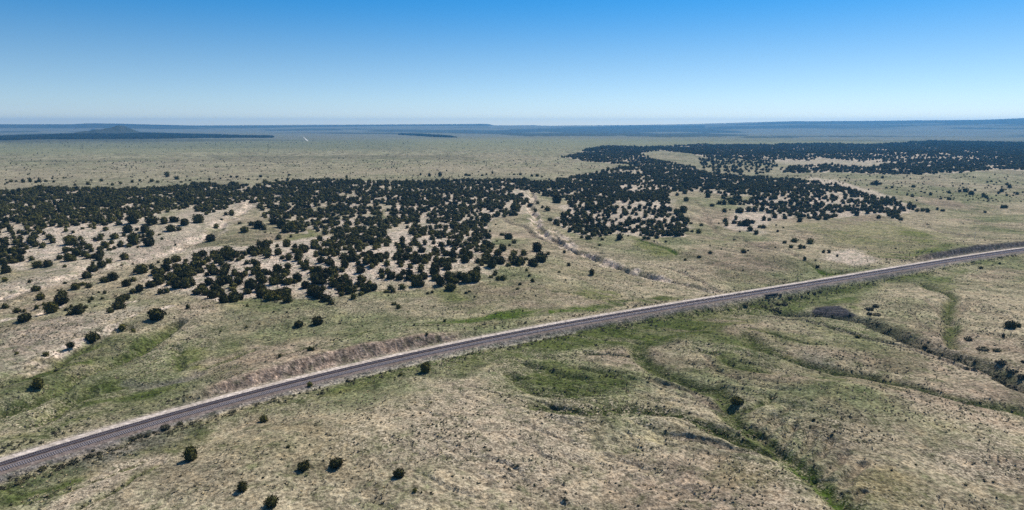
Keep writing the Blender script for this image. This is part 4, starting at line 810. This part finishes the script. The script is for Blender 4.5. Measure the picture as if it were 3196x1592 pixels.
# grid of candidate sites in the world, kept where the photograph has wood
def scatter():
    out = []
    for r0, r1, st in ((330, 1250, 5.6), (1250, 3200, 8.5), (3200, 9000, 13.0)):
        xs = np.arange(-r1 * .8, r1 * .8, st); ys = np.arange(r0 * .7, r1, st); X, Y = np.meshgrid(xs, ys); X = X.ravel(); Y = Y.ravel()
        X = X + rng.uniform(-.46, .46, X.size) * st; Y = Y + rng.uniform(-.46, .46, Y.size) * st
        r = np.hypot(X, Y); k = (r > r0) & (r < r1) & (np.abs(X) < Y * .88); X = X[k]; Y = Y[k]
        px, py, _ = proj(X, Y, np.where(np.hypot(X, Y) > 800, 10., 3.)); k = (py < 1010) & (px > -300) & (px < 3500); X = X[k]; Y = Y[k]
        Z = terrain(X, Y); px, py, dp = proj(X, Y, Z)
        jx = px + fbm(X, Y, 25, 301, 2) * 10; jy = py + fbm(X, Y, 25, 302, 2) * 3 * np.clip(600 / dp, .05, 1.2)
        dn = np.zeros(len(X))
        for d, poly in FZ: dn[inpoly(jx, jy, poly)] = d
        pr = dn * (1 + (fbm(X, Y, 30, 303, 3) * 1.1) * (dn < .7)); 
        holes = fbm(X, Y, 20 if r0 < 1200 else 55, 304, 3); pr = np.where((dn > .7) & (holes > .15), pr * .3, pr)
        k = (rng.uniform(0, 1, len(X)) < pr); w = rng.uniform(.72, 1.28, len(X)) * (4.45 if r0 < 1200 else 5.2 if r0 < 3000 else 8) * np.where(dn > .7, 1.02, 1.0) * np.where(dn < .12, .42, 1)
        out.append(np.stack([X[k], Y[k], Z[k], w[k]], -1))
    return np.vstack(out)
WOOD = scatter()
exl = []
for crop, lst in EX:
    q = np.array(S(crop, *lst)); x, y, z = hit(q[:, 0], q[:, 1] - q[:, 2] * .08)
    _, _, dp = proj(x, y, z); w = q[:, 2] * dp / FOC
    y = y + w * .38                                   # traced feet include the near rim of the crown
    z = terrain(x, y)
    exl.append(np.stack([x, y, z, w * .90], -1))
EXP = np.vstack(exl)
# leave room for the traced trees
def thin(A, B, k):
    keep = np.ones(len(A), bool)
    for b in B:
        d = np.hypot(A[:, 0] - b[0], A[:, 1] - b[1]); keep &= d > (A[:, 3] * .28 + b[3] * .40) * k
    return A[keep]
WOOD = thin(WOOD, EXP, 1.0)
ALL = np.vstack([EXP, WOOD]); isx = np.arange(len(ALL)) < len(EXP)
apx, apy, adp = proj(ALL[:, 0], ALL[:, 1], ALL[:, 2]); vis = (apx > -15) & (apx < IW + 15) & (apy < IH + 30)
size = ALL[:, 3] / adp * FOC * vis
order = np.argsort(-size); BIG = order[:300]
REST = np.setdiff1d(np.arange(len(ALL)), BIG)
print('junipers', len(ALL), 'min size of individuals', size[BIG].min())

# ------------------------------------------------------------------ instanced masses (one object each)
def mass(name, pts, meshes, label, cat, sz=1.0):
    """one object: geometry nodes set the meshes on the points"""
    pts = np.asarray(pts); n = len(pts)
    tc = D.collections.new(name + '_kinds')
    for i, me in enumerate(meshes):
        o = D.objects.new(f'{me.name}_kind', me); tc.objects.link(o)
    me = D.meshes.new(name); me.vertices.add(n); me.vertices.foreach_set('co', pts[:, :3].astype(np.float32).ravel())
    a = me.attributes.new('scl', 'FLOAT_VECTOR', 'POINT'); w = pts[:, 3]; sc = np.stack([w * rng.uniform(.88, 1.12, n), w * rng.uniform(.88, 1.12, n), w * rng.uniform(.8, 1.15, n)], -1); a.data.foreach_set('vector', sc.astype(np.float32).ravel())
    a = me.attributes.new('rot', 'FLOAT_VECTOR', 'POINT'); ro = np.zeros((n, 3)); ro[:, 2] = rng.uniform(0, 6.28, n); a.data.foreach_set('vector', ro.astype(np.float32).ravel())
    a = me.attributes.new('kin', 'INT', 'POINT'); a.data.foreach_set('value', rng.integers(0, len(meshes), n).astype(np.int32))
    o = obj(name, me); tag(o, label, cat, None, 'stuff')
    ng = D.node_groups.new(name, 'GeometryNodeTree'); ng.interface.new_socket('Geometry', in_out='INPUT', socket_type='NodeSocketGeometry'); ng.interface.new_socket('Geometry', in_out='OUTPUT', socket_type='NodeSocketGeometry')
    N = ng.nodes; L = ng.links; gi = N.new('NodeGroupInput'); go = N.new('NodeGroupOutput'); m2p = N.new('GeometryNodeMeshToPoints'); iop = N.new('GeometryNodeInstanceOnPoints')
    ci = N.new('GeometryNodeCollectionInfo'); ci.inputs['Collection'].default_value = tc; ci.inputs['Separate Children'].default_value = True; ci.inputs['Reset Children'].default_value = True
    def na(nm, ty): q = N.new('GeometryNodeInputNamedAttribute'); q.data_type = ty; q.inputs['Name'].default_value = nm; return q.outputs[0]
    L.new(gi.outputs[0], m2p.inputs[0]); L.new(m2p.outputs[0], iop.inputs['Points']); L.new(ci.outputs[0], iop.inputs['Instance']); iop.inputs['Pick Instance'].default_value = True
    L.new(na('kin', 'INT'), iop.inputs['Instance Index']); L.new(na('scl', 'FLOAT_VECTOR'), iop.inputs['Scale']); L.new(na('rot', 'FLOAT_VECTOR'), iop.inputs['Rotation'])
    L.new(iop.outputs[0], go.inputs[0]); md = o.modifiers.new('scatter', 'NODES'); md.node_group = ng
    return o
mass('juniper_woodland', ALL[REST] * [1, 1, 1, 1] - [0, 0, .15, 0], J_mid, 'dark mass of small round junipers covering the slopes behind the individual trees', 'woodland')

# low shrubs dotted over the grass
def scatter_shrubs():
    out = []
    for r0, r1, st in ((140, 700, 4.6), (700, 2600, 10.0)):
        xs = np.arange(-r1 * .9, r1 * .9, st); ys = np.arange(r0 * .6, r1, st); X, Y = np.meshgrid(xs, ys); X = X.ravel(); Y = Y.ravel()
        X = X + rng.uniform(-.5, .5, X.size) * st; Y = Y + rng.uniform(-.5, .5, Y.size) * st; r = np.hypot(X, Y)
        k = (r > r0) & (r < r1) & (np.abs(X) < Y * .92 + 20); X = X[k]; Y = Y[k]
        p = np.clip(.05 + fbm(X, Y, 38, 401, 4) * .42, .015, 1) * (1 if r0 < 500 else .45)
        k = rng.uniform(0, 1, len(X)) < p; X = X[k]; Y = Y[k]
        u, s = rail_uv(X, Y); k = (u > 3.5) | (u < -12); X = X[k]; Y = Y[k]
        w = rng.gamma(3.0, .16, len(X)) + .22 + (0 if r0 < 500 else .5)
        out.append(np.stack([X, Y, terrain(X, Y) - .03, w], -1))
    return np.vstack(out)
SH = scatter_shrubs()
# thickets along the gullies and the verge
ext = []
for pts, w, d, kind in G:
    if kind in ('brush', 'dark', 'vivid', 'green', 'cut'):
        L = np.concatenate([[0], np.cumsum(np.hypot(*np.diff(pts, axis=0).T))]); n = int(L[-1] * {'brush': 2.2, 'dark': .15, 'vivid': .08, 'green': .3, 'cut': .3}[kind])
        t = rng.uniform(0, L[-1], n); x = np.interp(t, L, pts[:, 0]) + rng.normal(0, w * .42, n); y = np.interp(t, L, pts[:, 1]) + rng.normal(0, w * .42, n)
        z = terrain(x, y); ww = rng.uniform(.5, 1.2, n) * (1.7 if kind == 'brush' else .9); ext.append(np.stack([x, y, z - .05, ww], -1))
n = 1500; ss = rng.uniform(S0 + 20, 900, n); uu = np.where(rng.uniform(0, 1, n) < .62, -13.2 - rng.gamma(2, 1.6, n), 5.0 + rng.gamma(2, 2.0, n))
vx = np.interp(ss, RL, RAIL[:, 0]) + np.interp(ss, RL, RN[:, 0]) * uu; vy = np.interp(ss, RL, RAIL[:, 1]) + np.interp(ss, RL, RN[:, 1]) * uu
sp_ = np.interp(ss, RL, RPX); k = ~((uu > 0) & (sp_ > 650) & (sp_ < 1480)); vx, vy = vx[k], vy[k]
ext.append(np.stack([vx, vy, terrain(vx, vy) - .04, rng.uniform(.5, 1.3, len(vx))], -1))
EXT = np.vstack(ext)
def offline(A):
    u, s = rail_uv(A[:, 0], A[:, 1]); sx = np.interp(s, RL, RPX); return A[((u > 3.2) | (u < -12.2)) & ~((u > 0) & (u < 10) & (((sx > 640) & (sx < 1480)) | (sx > 2900)))]
EXT = offline(EXT)
mass('low_shrubs', np.vstack([offline(SH), EXT]), B_small, 'small dark shrubs dotted over the grass and lining the gullies', 'shrubs')
n = 13000
ry = 150 + (rng.uniform(0, 1, n) ** .75) * 430; rx = rng.uniform(-.85, .85, n) * ry; k = fbm(rx, ry, 30, 501, 3) > -.05; rx, ry = rx[k], ry[k]
SG = offline(np.stack([rx, ry, terrain(rx, ry) - .03, rng.uniform(.35, .95, len(rx))], -1))
def tuft_mesh(seed):
    r = np.random.default_rng(seed); V = []; F = []
    for i in range(16):
        a = r.uniform(0, 6.28); l = r.uniform(.3, .6); h = r.uniform(.25, .6); w = r.uniform(.07, .14); c, s_ = math.cos(a), math.sin(a); n = len(V)
        V += [(-s_ * w, c * w, 0), (s_ * w, -c * w, 0), (c * l + s_ * w * .5, s_ * l - c * w * .5, h), (c * l - s_ * w * .5, s_ * l + c * w * .5, h * .9)]; F.append((n, n + 1, n + 2, n + 3))
    return mesh('grass_tuft', V, F, M_straw)
M_straw = foliage('straw_grass', (.27, .235, .16), (.42, .37, .27))
n = 34000
ty = 140 + (rng.uniform(0, 1, n) ** .8) * 330; tx = rng.uniform(-.85, .85, n) * ty
k = fbm(tx, ty, 22, 511, 4) + .7 * fbm(tx, ty, 7, 512, 2) > .06; tx, ty = tx[k], ty[k]
for poly, soft, kind, amt in PT:
    if kind in ('green', 'vivid', 'lime', 'blue_grey'): k = ~inpoly(tx, ty, poly) | (rng.uniform(0, 1, len(tx)) < .12); tx, ty = tx[k], ty[k]
TG = offline(np.stack([tx, ty, terrain(tx, ty) - .03, rng.uniform(.4, 1.0, len(tx))], -1))
mass('grass_tufts', TG, [tuft_mesh(90 + i) for i in range(4)], 'pale dry grass tufts scattered over the near slopes', 'grass')
mass('sage_clumps', SG, S_small, 'grey green clumps of sage and grass over the near prairie', 'sagebrush')

# ------------------------------------------------------------------ the individual junipers
def juniper(p, me, label, grp, rz, sc):
    root = D.objects.new('juniper_tree', None); COL.objects.link(root); root.location = (p[0], p[1], p[2] - .1); root.rotation_euler = (0, 0, rz); root.scale = sc
    tag(root, label, 'tree', grp)
    c = obj('crown', me, root); t = obj('trunk', T_mesh, root)
    return root
ORD = ['', 'first', 'second', 'third', 'fourth', 'fifth', 'sixth', 'seventh', 'eighth', 'ninth', 'tenth', 'eleventh', 'twelfth', 'thirteenth', 'fourteenth', 'fifteenth', 'sixteenth', 'seventeenth', 'eighteenth', 'nineteenth', 'twentieth']
TZ = [  # (phrase, polygon, shared group?) first match wins
 ('on the bare slope below the railway', [(0, 1440), (900, 1180), (1500, 1060), (2240, 940), (3196, 800), (3196, 1700), (0, 1700)], 0),
 ('close above the railway', [(0, 1100), (900, 900), (1060, 985), (1250, 960), (1500, 1010), (1400, 1075), (900, 1185), (0, 1440)], 0),
 ('on the far right plain', [(2780, 560), (3300, 500), (3300, 900), (2600, 860), (2620, 800), (2560, 760), (2900, 690), (2960, 600)], 0),
 ('between the arroyo and right-hand wood', [(1830, 830), (2080, 745), (2200, 700), (2560, 720), (2760, 760), (2700, 860), (1850, 910)], 0),
 ('right of the wooded knoll', [(1500, 900), (1500, 870), (1560, 860), (1640, 835), (1760, 800), (1880, 870), (1900, 920), (1400, 960), (1250, 960), (1200, 930)], 0),
 ('at lower left below the pale wash', [(0, 955), (0, 930), (130, 930), (230, 905), (300, 905), (380, 910), (420, 900), (420, 1000), (560, 1000), (560, 1060), (0, 1110)], 0),
 ('along the pale wash at left', [(0, 845), (270, 830), (300, 800), (460, 770), (560, 790), (470, 850), (470, 905), (560, 915), (560, 935), (440, 930), (380, 910), (300, 905), (0, 930)], 0),
 ('in the open meadow left of centre', [(640, 680), (800, 650), (900, 680), (1010, 735), (900, 790), (700, 790), (560, 800), (430, 780), (560, 720)], 0),
 ('on the pale clearing at left', [(0, 845), (0, 800), (160, 800), (300, 720), (480, 690), (640, 650), (640, 700), (560, 760), (450, 790), (300, 830)], 0),
 ('in the crowded stand on the wooded knoll', [(430, 770), (1060, 700), (1060, 960), (430, 960)], 1),
 ('in the thinning stand right of the knoll', [(1060, 700), (1760, 690), (1760, 960), (1060, 960)], 1),
 ('in the stand of the right-hand wood', [(1760, 560), (2900, 560), (2900, 760), (1760, 760)], 1),
]
tz = {}
for i in BIG:
    for k, (ph, poly, sh) in enumerate(TZ):
        if inpoly(np.array([apx[i]]), np.array([apy[i]]), poly)[0]: break
    else: k = len(TZ)
    tz.setdefault(k, []).append(i)
for k, ids in tz.items():
    ph, _, sh = TZ[k] if k < len(TZ) else ('in the dark woodland across the middle slope', 0, 1)
    grp = 'junipers ' + ph
    # unshared zones: rows from near to far, each row counted from the left
    ids = sorted(ids, key=lambda i: -apy[i])
    if not sh:
        nrow = max(1, math.ceil(len(ids) / 12)); per = math.ceil(len(ids) / nrow)
        rows = [ids[a:a + per] for a in range(0, len(ids), per)]
        rn = ['front', 'second', 'third', 'fourth', 'fifth', 'back'] if nrow > 1 else ['']
    for a, row in enumerate(rows if not sh else [ids]):
        row = sorted(row, key=lambda i: apx[i])
        for b, i in enumerate(row):
            w = ALL[i, 3]; szw = 'large' if w > 7 else 'small' if w < 3.5 else 'round'
            if sh: lab = f'{szw} dark juniper {ph}'
            else:
                lab = f'{szw} juniper {ph}, {ORD[b + 1]} from left' + (f' in {rn[min(a, 5)]} row' if rn[0] else '')
            st = size[i]; me = J_near[int(rng.integers(0, len(J_near)))]
            juniper(ALL[i], me, lab, grp, float(rng.uniform(0, 6.28)), (w * rng.uniform(.93, 1.07), w * rng.uniform(.93, 1.07), w * rng.uniform(.85, 1.1)))
print({TZ[k][0] if k < len(TZ) else 'rest': len(v) for k, v in tz.items()})

# roadside shrubs, one by one
for (crop, lst), ph in zip(EXS, ('on the near verge of the railway', 'by the culvert mouth below the railway', 'in the dark gully at the right edge')):
    q = np.array(S(crop, *lst)); x, y, z = hit(q[:, 0], q[:, 1]); _, _, dp = proj(x, y, z); w = q[:, 2] * dp / FOC
    od = np.argsort(q[:, 0])
    for b, i in enumerate(od):
        u, s = rail_uv(np.array([x[i]]), np.array([y[i]])); yy = y[i]; xx = x[i]
        if -12 < u[0] < 3.2: continue
        root = D.objects.new('shrub', None); COL.objects.link(root); root.location = (xx, yy, z[i] - .08); root.rotation_euler = (0, 0, float(rng.uniform(0, 6.28))); ww = w[i] * (1.0 if ph.startswith('on') else .72); root.scale = (ww, ww, ww * .85)
        side = 'above' if u[0] > 0 and ph.startswith('on') else ''
        p2 = 'on the far verge of the railway' if side else ph
        tag(root, f'dark green shrub {p2}, {ORD[b + 1] if b < 20 else "number " + str(b + 1)} from the left', 'shrub', 'shrubs ' + p2)
        obj('foliage', B_near[b % 3], root)

# ------------------------------------------------------------------ culvert under the line, poles, track to the horizon, sign post
def culvert():
    px, py = 2412, 927
    i = int(np.argmin(np.abs(RPX - 2400 + 40))); s = RL[i]
    p = at_s(s, -13.6); g = float(terrain(np.array([p[0]]), np.array([p[1]]))[0])
    root = D.objects.new('culvert', None); COL.objects.link(root); root.location = (p[0], p[1], g - .2)
    t = RT[i]; root.rotation_euler = (0, 0, math.atan2(t[1], t[0])); tag(root, 'low concrete culvert with dark opening in the embankment below the tracks', 'culvert')
    b = MB(); b.box((0, .9, 2.25), (9.5, .4, .4)); b.box((-4.4, .9, 1.05), (.7, .4, 2.0)); b.box((4.4, .9, 1.05), (.7, .4, 2.0)); b.box((0, .9, 1.05), (.35, .4, 2.0))
    b.build('headwall', M_oldc, root)
    for sx in (-1, 1):
        w = MB(); w.box((0, 0, 0), (3.2, .3, 1.8), lambda v, sx=sx: np.array([sx * 6.0 + v[0] * .8, .1 + sx * v[0] * .0 - abs(v[0]) * .2, v[2] + 1.0])); w.build('wing_wall', M_oldc, root)
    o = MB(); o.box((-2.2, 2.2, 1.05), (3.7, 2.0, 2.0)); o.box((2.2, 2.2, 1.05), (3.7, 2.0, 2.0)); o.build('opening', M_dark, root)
culvert()
def pylon(px, foot, top, label):
    x, y, z = hit(np.array([px]), np.array([foot])); x, y, z = float(x[0]), float(y[0]), float(z[0]); _, _, dp = proj(x, y, z); H = (foot - top) * dp / FOC
    root = D.objects.new('power_pole', None); COL.objects.link(root); root.location = (x, y, z); tag(root, label, 'power pole', 'power poles on the left plain')
    p = MB(); p.tube((-2, 0, -1), (-1.7, 0, H), .32, .25, 8); p.build('pole', M_pole, root)
    p = MB(); p.tube((2, 0, -1), (1.7, 0, H), .32, .25, 8); p.build('pole', M_pole, root)
    p = MB(); p.box((0, 0, H * .9), (13, .5, .6)); p.build('crossarm', M_pole, root)
    p = MB(); p.tube((-1.9, 0, H * .45), (1.8, 0, H * .78), .2, .2, 6); p.tube((1.9, 0, H * .45), (-1.8, 0, H * .78), .2, .2, 6); p.build('brace', M_pole, root)
pylon(259, 477, 451, 'tallest dark power pole on the left plain, below the butte')
pylon(598, 470, 455, 'faint power pole on the plain, middle one of three')
pylon(838, 471, 449, 'power pole on the plain just left of the white track')
def ribbon(name, pts, w, m, label, lift=.3):
    q = np.array(pts, float); x, y, z = hit(q[:, 0], q[:, 1]); P = smooth(np.stack([x, y], -1), 12); T = np.gradient(P, axis=0); T /= np.hypot(T[:, 0], T[:, 1])[:, None] + 1e-9; Nn = np.stack([-T[:, 1], T[:, 0]], -1)
    uu = np.linspace(-w / 2, w / 2, 4); V = np.stack([P[:, 0][:, None] + Nn[:, 0][:, None] * uu, P[:, 1][:, None] + Nn[:, 1][:, None] * uu], -1).reshape(-1, 2); Z = terrain(V[:, 0], V[:, 1]) + lift
    V = np.column_stack([V, Z]); k = 4; idx = np.arange(len(V)).reshape(-1, k); F = np.stack([idx[:-1, :-1], idx[1:, :-1], idx[1:, 1:], idx[:-1, 1:]], -1).reshape(-1, 4)
    me = mesh(name, V, F, m); o = obj(name, me)
    if me.polygons[0].normal.z < 0: me.flip_normals()
    tag(o, label, None, None, 'structure'); return o
M_white = simple('white_caliche', (.60, .57, .50), .1, .05)
ribbon('dirt_road', [(943, 427), (948, 430), (954, 434), (961, 442)], 7, M_white, 'white dirt road cutting over the far plain', .8)
def post(px, foot, label, hh=3.2):
    x, y, z = hit(np.array([px]), np.array([foot])); root = D.objects.new('trackside_post', None); COL.objects.link(root); root.location = (float(x[0]), float(y[0]), float(z[0])); tag(root, label, 'post', 'posts beside the railway')
    p = MB(); p.tube((0, 0, -.2), (0, 0, hh), .12, .10, 8); p.build('pole', M_metal, root)
    p = MB(); p.box((0, -.08, hh - .5), (.7, .06, .9)); p.build('plate', M_metal, root)
post(3041, 750, 'slim dark pole standing on the meadow above the rock cut', 7)
post(2947, 838, 'pale thin trackside post on the near side of the line at right')

# ------------------------------------------------------------------ haze
def haze():
    b = MB(); top = 238.0; bot = -40.0; b.box((0, 0, (top + bot) / 2), (34000, 34000, top - bot))
    m = D.materials.new('haze_air'); m.use_nodes = True; n = m.node_tree.nodes; n.clear(); o = n.new('ShaderNodeOutputMaterial'); v = n.new('ShaderNodeVolumePrincipled')
    v.inputs['Density'].default_value = HAZE; v.inputs['Color'].default_value = (.13, .50, 1.0, 1); v.inputs['Anisotropy'].default_value = 0.3
    m.node_tree.links.new(v.outputs[0], o.inputs['Volume'])
    h = b.build('haze', m); tag(h, 'thin blue haze over the plain', None, None, 'stuff')
HAZE = 5.5e-5
haze()
